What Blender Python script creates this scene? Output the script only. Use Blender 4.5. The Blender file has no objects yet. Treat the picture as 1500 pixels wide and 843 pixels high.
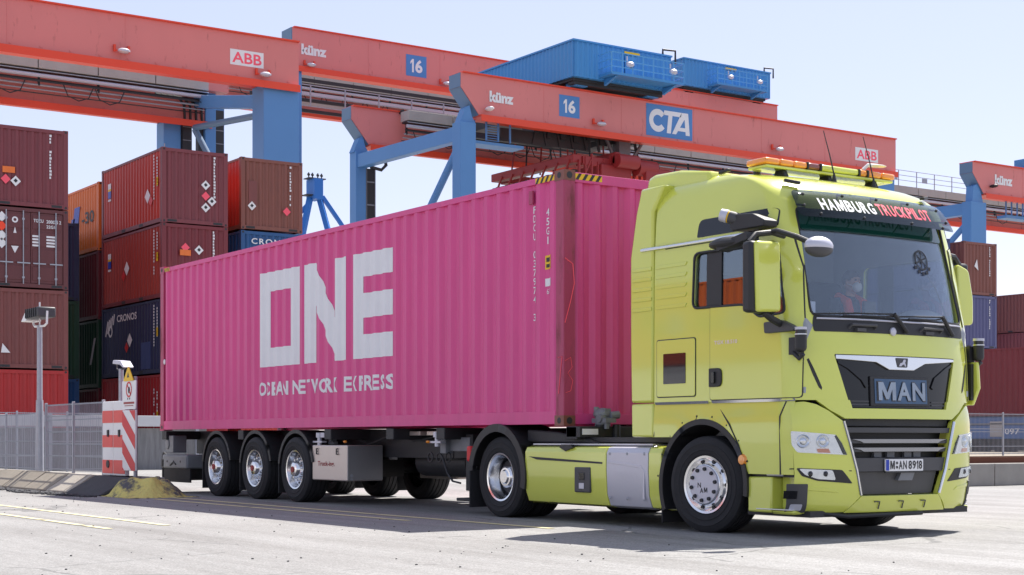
import bpy, bmesh, math, random
from mathutils import Vector, Matrix
R = math.radians
rng = random.Random(7)
S = bpy.context.scene
COL = S.collection
D = bpy.data

# ------------------------------------------------------------------ camera, sky, sun, exposure
cam = D.cameras.new('camera'); cam.sensor_width = 36.0; cam.lens = 36 * 2288 / 1500
cam.shift_y = 0.1485; cam.clip_start = 0.1; cam.clip_end = 3000
camo = D.objects.new('camera', cam); COL.objects.link(camo)
camo.location = (14.26, -11.56, 0.93)
camo.rotation_euler = (R(90), 0, math.atan2(.8286, .56))
S.camera = camo
W = D.worlds.new('World'); S.world = W; W.use_nodes = True
wn = W.node_tree.nodes; wl = W.node_tree.links
sky = wn.new('ShaderNodeTexSky'); sky.sky_type = 'NISHITA'; sky.sun_disc = False
sky.sun_elevation = R(56); sky.sun_rotation = R(-17.7); sky.air_density = 1.0; sky.dust_density = 0.5; sky.ozone_density = 4.0
tint = wn.new('ShaderNodeMix'); tint.data_type = 'RGBA'; tint.blend_type = 'MULTIPLY'; tint.inputs[0].default_value = 1; tint.inputs[7].default_value = (.77, .585, .575, 1)
wl.new(sky.outputs[0], tint.inputs[6]); hz = wn.new('ShaderNodeMix'); hz.data_type = 'RGBA'; hz.inputs[0].default_value = .62; hz.inputs[7].default_value = (1.70, 1.84, 2.22, 1)   # even thin haze over the whole sky
wl.new(tint.outputs[2], hz.inputs[6]); wl.new(hz.outputs[2], wn['Background'].inputs[0]); wn['Background'].inputs[1].default_value = 0.15
sl = D.lights.new('sun', 'SUN'); sl.energy = 3.45; sl.angle = R(0.5); sl.color = (1.0, .95, .88)
so = D.objects.new('sun', sl); COL.objects.link(so); so.location = (-20, 30, 60)
so.rotation_euler = Vector((.2, -.627, -1)).to_track_quat('-Z', 'Y').to_euler()
S.view_settings.view_transform = 'Standard'; S.view_settings.look = 'None'
S.view_settings.exposure = 1.4; S.view_settings.gamma = 1

# ------------------------------------------------------------------ materials
def lin(r, g, b):
    f = lambda c: c / 12.92 if c <= .04045 else ((c + .055) / 1.055) ** 2.4
    return (f(r / 255), f(g / 255), f(b / 255), 1)
def nodes(name):
    m = D.materials.new(name); m.use_nodes = True
    return m, m.node_tree.nodes, m.node_tree.links, m.node_tree.nodes['Principled BSDF']
def mat(name, col, rough=.5, metal=0, coat=0, var=.12, scale=3, bump=0, bscale=60, dirt=None, spec=.5, stretch=None):
    m, n, l, p = nodes(name)
    p.inputs['Roughness'].default_value = rough; p.inputs['Metallic'].default_value = metal
    p.inputs['Coat Weight'].default_value = coat; p.inputs['Coat Roughness'].default_value = .06
    p.inputs['Specular IOR Level'].default_value = spec
    tc = n.new('ShaderNodeTexCoord'); mp = n.new('ShaderNodeMapping')
    l.new(tc.outputs['Object'], mp.inputs[0])
    if stretch: mp.inputs['Scale'].default_value = stretch
    nz = n.new('ShaderNodeTexNoise'); nz.inputs['Scale'].default_value = scale; nz.inputs['Detail'].default_value = 6
    nz.inputs['Roughness'].default_value = .62
    l.new(mp.outputs[0], nz.inputs['Vector'])
    mx = n.new('ShaderNodeMix'); mx.data_type = 'RGBA'
    k = 1 - var
    mx.inputs[6].default_value = (col[0] * k, col[1] * k, col[2] * k, 1)
    k = 1 + var * .8
    mx.inputs[7].default_value = (min(col[0] * k + var * .01, 1), min(col[1] * k + var * .01, 1), min(col[2] * k + var * .01, 1), 1)
    l.new(nz.outputs[0], mx.inputs[0]); out = mx.outputs[2]
    if dirt:
        dcol, dth = dirt
        n2 = n.new('ShaderNodeTexNoise'); n2.inputs['Scale'].default_value = 1.3; n2.inputs['Detail'].default_value = 9
        n2.inputs['Roughness'].default_value = .7
        m2 = n.new('ShaderNodeMapping'); m2.inputs['Scale'].default_value = (2.2, 2.2, .55); m2.inputs['Location'].default_value = (3, 7, 1)
        l.new(tc.outputs['Object'], m2.inputs[0]); l.new(m2.outputs[0], n2.inputs['Vector'])
        rp = n.new('ShaderNodeValToRGB'); rp.color_ramp.elements[0].position = dth; rp.color_ramp.elements[1].position = min(dth + .12, 1)
        l.new(n2.outputs[0], rp.inputs[0])
        ma = n.new('ShaderNodeMath'); ma.operation = 'MULTIPLY'; ma.inputs[1].default_value = .75; l.new(rp.outputs[0], ma.inputs[0])
        mx2 = n.new('ShaderNodeMix'); mx2.data_type = 'RGBA'; mx2.inputs[7].default_value = dcol
        l.new(ma.outputs[0], mx2.inputs[0]); l.new(out, mx2.inputs[6]); out = mx2.outputs[2]
        rr = n.new('ShaderNodeMapRange'); rr.inputs[3].default_value = rough; rr.inputs[4].default_value = .85
        l.new(ma.outputs[0], rr.inputs[0]); l.new(rr.outputs[0], p.inputs['Roughness'])
    l.new(out, p.inputs['Base Color'])
    if bump:
        nb = n.new('ShaderNodeTexNoise'); nb.inputs['Scale'].default_value = bscale; nb.inputs['Detail'].default_value = 5
        l.new(tc.outputs['Object'], nb.inputs['Vector'])
        b = n.new('ShaderNodeBump'); b.inputs['Strength'].default_value = bump; b.inputs['Distance'].default_value = .01 if bscale > 5 else .05
        l.new(nb.outputs[0], b.inputs['Height']); l.new(b.outputs[0], p.inputs['Normal'])
    return m
RUST = lin(92, 50, 32)
def cont_mat(name, col, dth=.68): return mat(name, col, rough=.46, var=.2, scale=1.6, dirt=(RUST, dth), bump=.35, bscale=2.2, stretch=(3.2, 3.2, .35))
M = {}
M['lime'] = mat('lime_paint', lin(209, 215, 92), rough=.24, coat=.9, var=.03, scale=1.2)
M['chrome'] = mat('chrome', (.74, .75, .77, 1), rough=.17, metal=1, var=.03)
M['alu'] = mat('brushed_aluminium', (.62, .63, .65, 1), rough=.3, metal=1, var=.08, scale=12)
M['black'] = mat('black_plastic', (.018, .018, .02, 1), rough=.5, var=.2, bump=.1, bscale=200)
M['gloss'] = mat('gloss_black', (.006, .006, .008, 1), rough=.05, spec=.45, var=.05)
M['dark'] = mat('chassis_black', (.022, .022, .026, 1), rough=.55, var=.3, bump=.2, bscale=30)
M['rubber'] = mat('tyre_rubber', (.022, .022, .025, 1), rough=.75, var=.35, scale=8, bump=.25, bscale=70, spec=.35)
M['silver'] = mat('silver_panel', lin(196, 196, 206), rough=.42, metal=.35, var=.06)
M['steel'] = mat('galvanised_steel', lin(165, 168, 176), rough=.5, metal=.55, var=.2, scale=9)
M['grey'] = mat('grey_metal', lin(125, 128, 134), rough=.55, metal=.2, var=.25, scale=6)
M['darkgrey'] = mat('dark_grey_plastic', (.06, .06, .065, 1), rough=.5, var=.15)
M['toolbox'] = mat('brushed_steel_box', lin(206, 194, 186), rough=.36, metal=.45, var=.07, scale=5)
M['toolboxshade'] = mat('steel_box_end_shade', lin(150, 150, 152), rough=.4, metal=.5, var=.08, scale=5)  # darker copy of the box steel, shade put into the colour
M['white'] = mat('white_paint', (.78, .78, .78, 1), rough=.5, var=.05)
M['letter'] = mat('container_lettering', lin(226, 226, 228), rough=.55, var=.06, scale=4)
M['red'] = mat('red_paint', lin(206, 26, 34), rough=.45, var=.08)
M['yellow'] = mat('yellow_paint', lin(235, 190, 20), rough=.5, var=.06)
M['pinkred'] = mat('coral_lettering', lin(250, 90, 110), rough=.5, var=.02)
M['amber'] = mat('amber_lens', lin(240, 146, 34), rough=.15, coat=1, var=.2, scale=25)
M['amberdark'] = mat('dark_amber_lens', lin(120, 50, 25), rough=.2, coat=1, var=.2)
M['bluesign'] = mat('blue_sign', lin(74, 130, 190), rough=.5, var=.04)
M['craneblue'] = mat('crane_blue', lin(84, 136, 190), rough=.48, var=.07, scale=.6)
M['houseblue'] = mat('machine_house_blue', lin(64, 140, 200), rough=.45, var=.06, scale=.6)
M['stsblue'] = mat('harbour_crane_blue', lin(30, 100, 178), rough=.5, var=.06)
M['cranered'] = mat('crane_red', lin(214, 126, 121), rough=.5, var=.10, scale=.35, dirt=(lin(150, 84, 76), .60), stretch=(1, 1, .4))
M['flange'] = mat('crane_flange_orange', lin(226, 72, 42), rough=.5, var=.05, scale=.5)
M['spread'] = mat('spreader_red', lin(150, 42, 42), rough=.5, var=.15, scale=1)
M['endgrey'] = mat('crane_end_plate', lin(96, 124, 152), rough=.5, var=.06)
M['tray'] = mat('cable_tray', lin(172, 166, 158), rough=.6, var=.22, scale=1.2)
M['pink'] = cont_mat('magenta_container_paint', lin(214, 64, 134), .70)
M['pink'].node_tree.nodes['Principled BSDF'].inputs['Specular IOR Level'].default_value = .7
M['pinkpost'] = cont_mat('worn_magenta_paint', lin(170, 58, 96), .53)
M['concrete'] = mat('concrete', (.30, .285, .26, 1), rough=.85, var=.3, scale=1.5, bump=.3, bscale=30)
M['concretewhite'] = mat('pale_concrete', (.56, .56, .57, 1), rough=.8, var=.12, scale=1.5)
M['sandstone'] = mat('weathered_slab', (.27, .235, .185, 1), rough=.9, var=.35, scale=2.5, bump=.4, bscale=40)
M['paleslab'] = mat('pale_slab', (.40, .36, .30, 1), rough=.9, var=.25, scale=2.5, bump=.4, bscale=40)
M['tarpatch'] = mat('tar_surface', (.045, .045, .05, 1), rough=.85, var=.35, scale=3, bump=.5, bscale=50)
M['skin'] = mat('skin', lin(196, 148, 124), rough=.55, var=.06)
M['hair'] = mat('grey_hair', lin(70, 62, 58), rough=.7, var=.2)
M['vest'] = mat('red_vest', lin(250, 78, 48), rough=.7, var=.1)
M['cloth'] = mat('dark_cloth', lin(48, 54, 70), rough=.85, var=.15)
M['mask'] = mat('white_mask', (.8, .8, .8, 1), rough=.7, var=.04)
M['seat'] = mat('seat_fabric', (.03, .032, .038, 1), rough=.85, var=.2)
M['interior'] = mat('cab_lining', (.34, .36, .39, 1), rough=.8, var=.15)
M['lightblue'] = mat('agv_blue', lin(60, 104, 160), rough=.5, var=.1)
M['number'] = mat('eu_blue', lin(30, 60, 170), rough=.4, var=.03)
CC = {k: cont_mat('container_' + k, v) for k, v in {
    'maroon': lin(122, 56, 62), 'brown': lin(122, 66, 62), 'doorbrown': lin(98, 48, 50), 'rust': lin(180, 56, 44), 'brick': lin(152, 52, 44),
    'red': lin(176, 40, 40), 'orange': lin(232, 118, 48), 'navy': lin(38, 46, 78), 'blue': lin(34, 84, 136), 'green': lin(22, 66, 44),
    'tan': lin(128, 76, 64), 'slate': lin(88, 92, 134), 'darkblue': lin(48, 64, 118), 'ochre': lin(196, 140, 52), 'wine': lin(118, 42, 50), 'bloodred': lin(150, 30, 36), 'pale': lin(222, 224, 226), 'burntorange': lin(196, 88, 32)}.items()}

def glassmat(name, tint, refl, rough=.0):
    m, n, l, p = nodes(name); n.remove(p)
    o = n['Material Output']; tr = n.new('ShaderNodeBsdfTransparent'); tr.inputs[0].default_value = tint
    g = n.new('ShaderNodeBsdfGlossy'); g.inputs['Roughness'].default_value = rough; g.inputs[0].default_value = (.84, .93, 1, 1)
    lw = n.new('ShaderNodeLayerWeight'); lw.inputs[0].default_value = .5
    pw = n.new('ShaderNodeMath'); pw.operation = 'POWER'; pw.inputs[1].default_value = 4; l.new(lw.outputs['Facing'], pw.inputs[0])
    ma = n.new('ShaderNodeMath'); ma.operation = 'MULTIPLY_ADD'; ma.inputs[1].default_value = .8; ma.inputs[2].default_value = refl; ma.use_clamp = True
    l.new(pw.outputs[0], ma.inputs[0])
    mx = n.new('ShaderNodeMixShader'); l.new(ma.outputs[0], mx.inputs[0]); l.new(tr.outputs[0], mx.inputs[1]); l.new(g.outputs[0], mx.inputs[2])
    l.new(mx.outputs[0], o.inputs[0]); return m
M['windscreen'] = glassmat('windscreen_glass', (.92, .95, .97, 1), .105)
M['glass'] = glassmat('tinted_glass', (.55, .60, .64, 1), .17)
M['darkglass'] = mat('dark_glass', (.010, .012, .018, 1), rough=.04, spec=.5, var=.02)
M['lens'] = glassmat('clear_lens', (.93, .94, .95, 1), .03)
M['smoke'] = glassmat('smoked_acrylic', (.42, .46, .46, 1), .02, .06)
M['sunband'] = mat('green_sun_band', (.006, .045, .035, 1), rough=.06, coat=1, var=.02)

def ground_mat():
    m, n, l, p = nodes('worn_asphalt')
    tc = n.new('ShaderNodeTexCoord')
    def noise(sc, det, ro=.6):
        z = n.new('ShaderNodeTexNoise'); z.inputs['Scale'].default_value = sc; z.inputs['Detail'].default_value = det; z.inputs['Roughness'].default_value = ro
        l.new(tc.outputs['Object'], z.inputs['Vector']); return z
    a = noise(.22, 6); b = noise(14, 3); c = noise(55, 4, .75)
    rp = n.new('ShaderNodeValToRGB'); e = rp.color_ramp.elements
    e[0].position = .25; e[0].color = (.29, .285, .275, 1); e[1].position = .75; e[1].color = (.40, .395, .385, 1)
    l.new(a.outputs[0], rp.inputs[0])
    r2 = n.new('ShaderNodeValToRGB'); e = r2.color_ramp.elements
    e[0].position = .3; e[0].color = (.42, .42, .43, 1); e[1].position = .60; e[1].color = (1, 1, 1, 1)
    l.new(c.outputs[0], r2.inputs[0])
    r3 = n.new('ShaderNodeValToRGB'); e = r3.color_ramp.elements
    e[0].position = .3; e[0].color = (.8, .8, .8, 1); e[1].position = .7; e[1].color = (1.05, 1.05, 1.05, 1)
    l.new(b.outputs[0], r3.inputs[0])
    m1 = n.new('ShaderNodeMix'); m1.data_type = 'RGBA'; m1.blend_type = 'MULTIPLY'; m1.inputs[0].default_value = 1
    l.new(rp.outputs[0], m1.inputs[6]); l.new(r2.outputs[0], m1.inputs[7])
    m2 = n.new('ShaderNodeMix'); m2.data_type = 'RGBA'; m2.blend_type = 'MULTIPLY'; m2.inputs[0].default_value = 1
    l.new(m1.outputs[2], m2.inputs[6]); l.new(r3.outputs[0], m2.inputs[7])
    st = n.new('ShaderNodeMapping'); st.inputs['Scale'].default_value = (.12, 1.6, 1); l.new(tc.outputs['Object'], st.inputs[0])
    sn = n.new('ShaderNodeTexNoise'); sn.inputs['Scale'].default_value = .8; sn.inputs['Detail'].default_value = 7; sn.inputs['Roughness'].default_value = .68; l.new(st.outputs[0], sn.inputs['Vector'])
    rs = n.new('ShaderNodeValToRGB'); e = rs.color_ramp.elements; e[0].position = .34; e[0].color = (.76, .75, .74, 1); e[1].position = .56; e[1].color = (1.02, 1.02, 1.02, 1); l.new(sn.outputs[0], rs.inputs[0])
    m2b = n.new('ShaderNodeMix'); m2b.data_type = 'RGBA'; m2b.blend_type = 'MULTIPLY'; m2b.inputs[0].default_value = 1
    l.new(m2.outputs[2], m2b.inputs[6]); l.new(rs.outputs[0], m2b.inputs[7]); m2 = m2b
    # oil spots
    os_ = noise(2.3, 2); ro = n.new('ShaderNodeValToRGB'); e = ro.color_ramp.elements; e[0].position = .74; e[0].color = (1, 1, 1, 1); e[1].position = .80; e[1].color = (.5, .49, .48, 1); l.new(os_.outputs[0], ro.inputs[0])
    m2c = n.new('ShaderNodeMix'); m2c.data_type = 'RGBA'; m2c.blend_type = 'MULTIPLY'; m2c.inputs[0].default_value = 1
    l.new(m2.outputs[2], m2c.inputs[6]); l.new(ro.outputs[0], m2c.inputs[7]); m2 = m2c
    # fine cracks and dark specks
    vo = n.new('ShaderNodeTexVoronoi'); vo.feature = 'DISTANCE_TO_EDGE'; vo.inputs['Scale'].default_value = .45
    wv = noise(1.5, 5); mixv = n.new('ShaderNodeMix'); mixv.data_type = 'VECTOR'; mixv.inputs[0].default_value = .25
    l.new(tc.outputs['Object'], mixv.inputs[4]); l.new(wv.outputs[1], mixv.inputs[5]); l.new(mixv.outputs[1], vo.inputs['Vector'])
    cr = n.new('ShaderNodeMath'); cr.operation = 'LESS_THAN'; cr.inputs[1].default_value = .006; l.new(vo.outputs['Distance'], cr.inputs[0])
    gate = noise(.35, 3); gt = n.new('ShaderNodeMath'); gt.operation = 'GREATER_THAN'; gt.inputs[1].default_value = .52; l.new(gate.outputs[0], gt.inputs[0])
    mm = n.new('ShaderNodeMath'); mm.operation = 'MULTIPLY'; l.new(cr.outputs[0], mm.inputs[0]); l.new(gt.outputs[0], mm.inputs[1])
    mf = n.new('ShaderNodeMath'); mf.operation = 'MULTIPLY'; mf.inputs[1].default_value = .55; l.new(mm.outputs[0], mf.inputs[0])
    m3 = n.new('ShaderNodeMix'); m3.data_type = 'RGBA'; m3.inputs[7].default_value = (.1, .1, .1, 1)
    l.new(mf.outputs[0], m3.inputs[0]); l.new(m2.outputs[2], m3.inputs[6])
    l.new(m3.outputs[2], p.inputs['Base Color']); p.inputs['Roughness'].default_value = .85; p.inputs['Specular IOR Level'].default_value = .3
    bp = n.new('ShaderNodeBump'); bp.inputs['Strength'].default_value = .5; bp.inputs['Distance'].default_value = .006
    l.new(c.outputs[0], bp.inputs['Height']); l.new(bp.outputs[0], p.inputs['Normal'])
    return m
M['ground'] = ground_mat()
def mound_mat():
    m, n, l, p = nodes('mossy_grit'); tc = n.new('ShaderNodeTexCoord')
    z = n.new('ShaderNodeTexNoise'); z.inputs['Scale'].default_value = 1.6; z.inputs['Detail'].default_value = 8; z.inputs['Roughness'].default_value = .7
    l.new(tc.outputs['Object'], z.inputs['Vector'])
    r = n.new('ShaderNodeValToRGB'); e = r.color_ramp.elements
    e[0].position = .44; e[0].color = (.10, .098, .105, 1); e[1].position = .53; e[1].color = (.62, .54, .17, 1)
    l.new(z.outputs[0], r.inputs[0]); l.new(r.outputs[0], p.inputs['Base Color']); p.inputs['Roughness'].default_value = .95
    b = n.new('ShaderNodeBump'); b.inputs['Strength'].default_value = .8; b.inputs['Distance'].default_value = .04
    z2 = n.new('ShaderNodeTexNoise'); z2.inputs['Scale'].default_value = 14; z2.inputs['Detail'].default_value = 6; l.new(tc.outputs['Object'], z2.inputs['Vector'])
    l.new(z2.outputs[0], b.inputs['Height']); l.new(b.outputs[0], p.inputs['Normal']); return m
M['mound'] = mound_mat()

# ------------------------------------------------------------------ mesh helpers
class MB:
    def __init__(s): s.v = []; s.f = []; s.m = []
    def add(s, vs, fs, mi=0):
        o = len(s.v); s.v += [tuple(p) for p in vs]; s.f += [[i + o for i in f] for f in fs]; s.m += [mi] * len(fs); return s
    def box(s, x0, x1, y0, y1, z0, z1, mi=0):
        v = [(x0, y0, z0), (x1, y0, z0), (x1, y1, z0), (x0, y1, z0), (x0, y0, z1), (x1, y0, z1), (x1, y1, z1), (x0, y1, z1)]
        return s.add(v, [(3, 2, 1, 0), (4, 5, 6, 7), (0, 1, 5, 4), (1, 2, 6, 5), (2, 3, 7, 6), (3, 0, 4, 7)], mi)
    def prism(s, poly, ax, a, b, mi=0):      # poly in the two axes other than ax
        def P(u, v, w): return {'x': (w, u, v), 'y': (u, w, v), 'z': (u, v, w)}[ax]
        n = len(poly); vs = [P(u, v, a) for u, v in poly] + [P(u, v, b) for u, v in poly]
        fs = [tuple(range(n)), tuple(range(2 * n - 1, n - 1, -1))] + [(i, i + n, (i + 1) % n + n, (i + 1) % n) for i in range(n)]
        return s.add(vs, fs, mi)
    def cyl(s, p0, p1, r0, r1=None, seg=16, mi=0):
        r1 = r0 if r1 is None else r1
        p0 = Vector(p0); p1 = Vector(p1); d = (p1 - p0).normalized()
        u = d.orthogonal().normalized(); w = d.cross(u); vs = []
        for p, r in ((p0, r0), (p1, r1)):
            vs += [p + (u * math.cos(2 * math.pi * i / seg) + w * math.sin(2 * math.pi * i / seg)) * r for i in range(seg)]
        fs = [(i, (i + 1) % seg, (i + 1) % seg + seg, i + seg) for i in range(seg)] + [tuple(range(seg - 1, -1, -1)), tuple(range(seg, 2 * seg))]
        return s.add(vs, fs, mi)
    def bar(s, p0, p1, w, h=None, mi=0, up=(0, 0, 1)):     # rectangular bar
        h = h or w; p0 = Vector(p0); p1 = Vector(p1); d = (p1 - p0).normalized(); up = Vector(up)
        if abs(d.dot(up)) > .98: up = Vector((1, 0, 0))
        a = d.cross(up).normalized() * (w / 2); b = a.cross(d).normalized() * (h / 2)
        vs = [p + i * a + j * b for p in (p0, p1) for i, j in ((-1, -1), (1, -1), (1, 1), (-1, 1))]
        return s.add(vs, [(3, 2, 1, 0), (4, 5, 6, 7), (0, 1, 5, 4), (1, 2, 6, 5), (2, 3, 7, 6), (3, 0, 4, 7)], mi)
    def tube(s, pts, r, seg=8, mi=0):
        pts = [Vector(p) for p in pts]; n = len(pts); vs = []; u = None
        for i, p in enumerate(pts):
            d = (pts[min(i + 1, n - 1)] - pts[max(i - 1, 0)]).normalized()
            u = d.orthogonal().normalized() if u is None else (u - d * u.dot(d)).normalized()
            w = d.cross(u); rr = r[i] if isinstance(r, (list, tuple)) else r
            vs += [p + (u * math.cos(2 * math.pi * k / seg) + w * math.sin(2 * math.pi * k / seg)) * rr for k in range(seg)]
        fs = [(i * seg + k, i * seg + (k + 1) % seg, (i + 1) * seg + (k + 1) % seg, (i + 1) * seg + k) for i in range(n - 1) for k in range(seg)]
        fs += [tuple(range(seg - 1, -1, -1)), tuple(range((n - 1) * seg, n * seg))]
        return s.add(vs, fs, mi)
    def lathe(s, prof, c, axis='y', seg=40, mi=0, rot=None):  # prof: (radius, along)
        c = Vector(c); vs = []
        for r, a in prof:
            for k in range(seg):
                t = 2 * math.pi * k / seg; q = (r * math.cos(t), r * math.sin(t))
                p = Vector({'y': (q[0], a, q[1]), 'x': (a, q[0], q[1]), 'z': (q[0], q[1], a)}[axis])
                if rot: p = rot @ p
                vs.append(c + p)
        n = len(prof)
        fs = [(i * seg + k, i * seg + (k + 1) % seg, (i + 1) * seg + (k + 1) % seg, (i + 1) * seg + k) for i in range(n - 1) for k in range(seg)]
        return s.add(vs, fs, mi)
    def ball(s, c, rx, ry=None, rz=None, seg=14, mi=0):
        ry = ry or rx; rz = rz or rx; n = seg // 2
        vs = [(c[0] + rx * math.sin(math.pi * i / n) * math.cos(2 * math.pi * k / seg), c[1] + ry * math.sin(math.pi * i / n) * math.sin(2 * math.pi * k / seg), c[2] + rz * math.cos(math.pi * i / n)) for i in range(n + 1) for k in range(seg)]
        fs = [(i * seg + k, i * seg + (k + 1) % seg, (i + 1) * seg + (k + 1) % seg, (i + 1) * seg + k) for i in range(n) for k in range(seg)]
        return s.add(vs, fs, mi)
    def bm(s, bm_, mi=0):
        bm_.verts.index_update()
        s.add([v.co[:] for v in bm_.verts], [[v.index for v in f.verts] for f in bm_.faces], mi); bm_.free(); return s
    def build(s, name, mats, parent=None, smooth=30, bevel=0, label=None, recalc=True):
        me = D.meshes.new(name); me.from_pydata(s.v, [], s.f)
        mats = mats if isinstance(mats, (list, tuple)) else [mats]
        for q in mats: me.materials.append(M[q] if isinstance(q, str) else q)
        me.polygons.foreach_set('material_index', s.m)
        b = bmesh.new(); b.from_mesh(me)
        bmesh.ops.remove_doubles(b, verts=b.verts, dist=1e-5)
        if recalc: bmesh.ops.recalc_face_normals(b, faces=b.faces)
        b.to_mesh(me); b.free()
        return link(name, me, parent, smooth, bevel, label)
def link(name, me, parent=None, smooth=30, bevel=0, label=None):
    o = D.objects.new(name, me); COL.objects.link(o)
    if smooth:
        me.shade_smooth(); me.set_sharp_from_angle(angle=R(smooth))
    if bevel:
        bv = o.modifiers.new('bevel', 'BEVEL'); bv.width = bevel; bv.segments = 2; bv.limit_method = 'ANGLE'; bv.angle_limit = R(40)
    if parent: put(o, parent)
    if label: o['label'] = label
    return o
def put(o, parent):
    o.parent = parent
    if parent.type == 'EMPTY': o.location = -Vector(parent.location)
def thing(name, label, cat, loc=(0, 0, 0), group=None):
    o = D.objects.new(name, None); COL.objects.link(o); o.location = loc; o.empty_display_size = .2
    o['label'] = label; o['category'] = cat
    if group: o['group'] = group
    return o
def tag(o, label, cat, group=None):
    o['label'] = label; o['category'] = cat
    if group: o['group'] = group
    return o
def struct(o): o['kind'] = 'structure'; return o
def copy_tree(o, parent=None):
    c = o.copy(); COL.objects.link(c)
    if parent: c.parent = parent
    for ch in list(o.children): copy_tree(ch, c)
    return c
def rpoly(pts, r=.03, n=4):
    out = []; N = len(pts)
    for i in range(N):
        rr = r[i] if isinstance(r, (list, tuple)) else r
        p = Vector(pts[i]); a = Vector(pts[i - 1]) - p; b = Vector(pts[(i + 1) % N]) - p
        q = min(rr, a.length * .45, b.length * .45)
        if q < 1e-4: out.append(tuple(p)); continue
        A = p + a.normalized() * q; B = p + b.normalized() * q
        for k in range(n + 1):
            t = k / n; out.append(tuple(A * (1 - t) ** 2 + p * 2 * t * (1 - t) + B * t * t))
    return out
def gridpoly(poly, us=None, vs=None, holes=()):
    b = bmesh.new(); f = b.faces.new([b.verts.new((u, v, 0)) for u, v in poly])
    for k, no in ((us, (1, 0, 0)), (vs, (0, 1, 0))):
        for q in k or ():
            bmesh.ops.bisect_plane(b, geom=b.verts[:] + b.edges[:] + b.faces[:], plane_co=Vector(no) * q, plane_no=no, dist=1e-6)
    return b
def frange(a, b, st):
    n = max(1, int(round((b - a) / st))); return [a + (b - a) * i / n for i in range(1, n)]
def panel(poly, mp, o0, o1, step=.08):       # solid panel following a surface map mp(u,v,off)
    us = [p[0] for p in poly]; vs = [p[1] for p in poly]
    b = gridpoly(poly, frange(min(us), max(us), step), frange(min(vs), max(vs), step))
    top = {v: v.co.copy() for v in b.verts}
    fs = b.faces[:]; es = [e for e in b.edges if len(e.link_faces) == 1]
    low = {v: b.verts.new(mp(c.x, c.y, o0)) for v, c in top.items()}
    for f in fs: b.faces.new([low[v] for v in reversed(f.verts)])
    for e in es:
        f = e.link_faces[0]; l = [lp for lp in f.loops if lp.edge == e][0]
        v1, v2 = l.vert, l.link_loop_next.vert
        b.faces.new([v2, v1, low[v1], low[v2]])
    for v, c in top.items(): v.co = mp(c.x, c.y, o1)
    return MB().bm(b)
_tc = {}
def text2d(s, bold=0, space=1.0):
    key = (s, bold, space)
    if key not in _tc:
        c = D.curves.new('t', 'FONT'); c.body = s; c.resolution_u = 3; c.offset = bold; c.space_character = space
        o = D.objects.new('t', c); COL.objects.link(o)
        dg = bpy.context.evaluated_depsgraph_get(); dg.update()
        me = D.meshes.new_from_object(o.evaluated_get(dg))
        vs = [(v.co.x, v.co.y) for v in me.vertices]; fs = [list(p.vertices) for p in me.polygons]
        D.objects.remove(o); D.curves.remove(c); D.meshes.remove(me)
        x0 = min(v[0] for v in vs); x1 = max(v[0] for v in vs); y0 = min(v[1] for v in vs); y1 = max(v[1] for v in vs)
        _tc[key] = ([((x - x0) / (x1 - x0), (y - y0) / (y1 - y0)) for x, y in vs], fs)
    return _tc[key]
def text(mb, s, mp, u0, u1, v0, v1, bold=.02, mi=0, space=1.0, shear=0):
    vs, fs = text2d(s, bold, space)
    return mb.add([mp(u0 + (u1 - u0) * x + shear * y, v0 + (v1 - v0) * y) for x, y in vs], fs, mi)
GM = ([(0, 0), (0, 1), (.27, 1), (.5, .42), (.73, 1), (1, 1), (1, 0), (.79, 0), (.79, .6), (.58, .06), (.42, .06), (.21, .6), (.21, 0)], [tuple(range(13))])
G1 = ([(.5, 0), (.5, .76), (.05, .6), (.05, .79), (.55, 1), (1, 1), (1, 0)], [tuple(range(7))])
CW_ = {'I': .24, 'M': 1.25, 'W': 1.4, '1': .5, ' ': .85, '.': .3}
def word(mb, s, mp, u0, u1, v0, v1, bold=.02, gap=.2):        # condensed lettering, one box per character
    ws = [CW_.get(c, 1) for c in s]; k = (u1 - u0) / (sum(ws) + gap * (len(s) - 1)); u = u0
    for c, w in zip(s, ws):
        if c != ' ':
            vs, fs = GM if c == 'M' else G1 if c == '1' else text2d(c, bold)
            mb.add([mp(u + k * w * x, v0 + (v1 - v0) * y) for x, y in vs], fs)
        u += k * (w + gap)
    return mb
def boolean(o, cutters, op='DIFFERENCE'):
    for c in cutters:
        md = o.modifiers.new('b', 'BOOLEAN'); md.operation = op; md.solver = 'EXACT'; md.object = c
    dg = bpy.context.evaluated_depsgraph_get(); dg.update()
    me = D.meshes.new_from_object(o.evaluated_get(dg)); old = o.data
    o.modifiers.clear(); o.data = me; D.meshes.remove(old)
    me.shade_smooth(); me.set_sharp_from_angle(angle=R(28))
    return o
def interp(x, tab):
    if x <= tab[0][0]: return tab[0][1]
    for (a, b), (c, d) in zip(tab, tab[1:]):
        if x <= c: return b + (d - b) * (x - a) / (c - a)
    return tab[-1][1]

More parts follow.
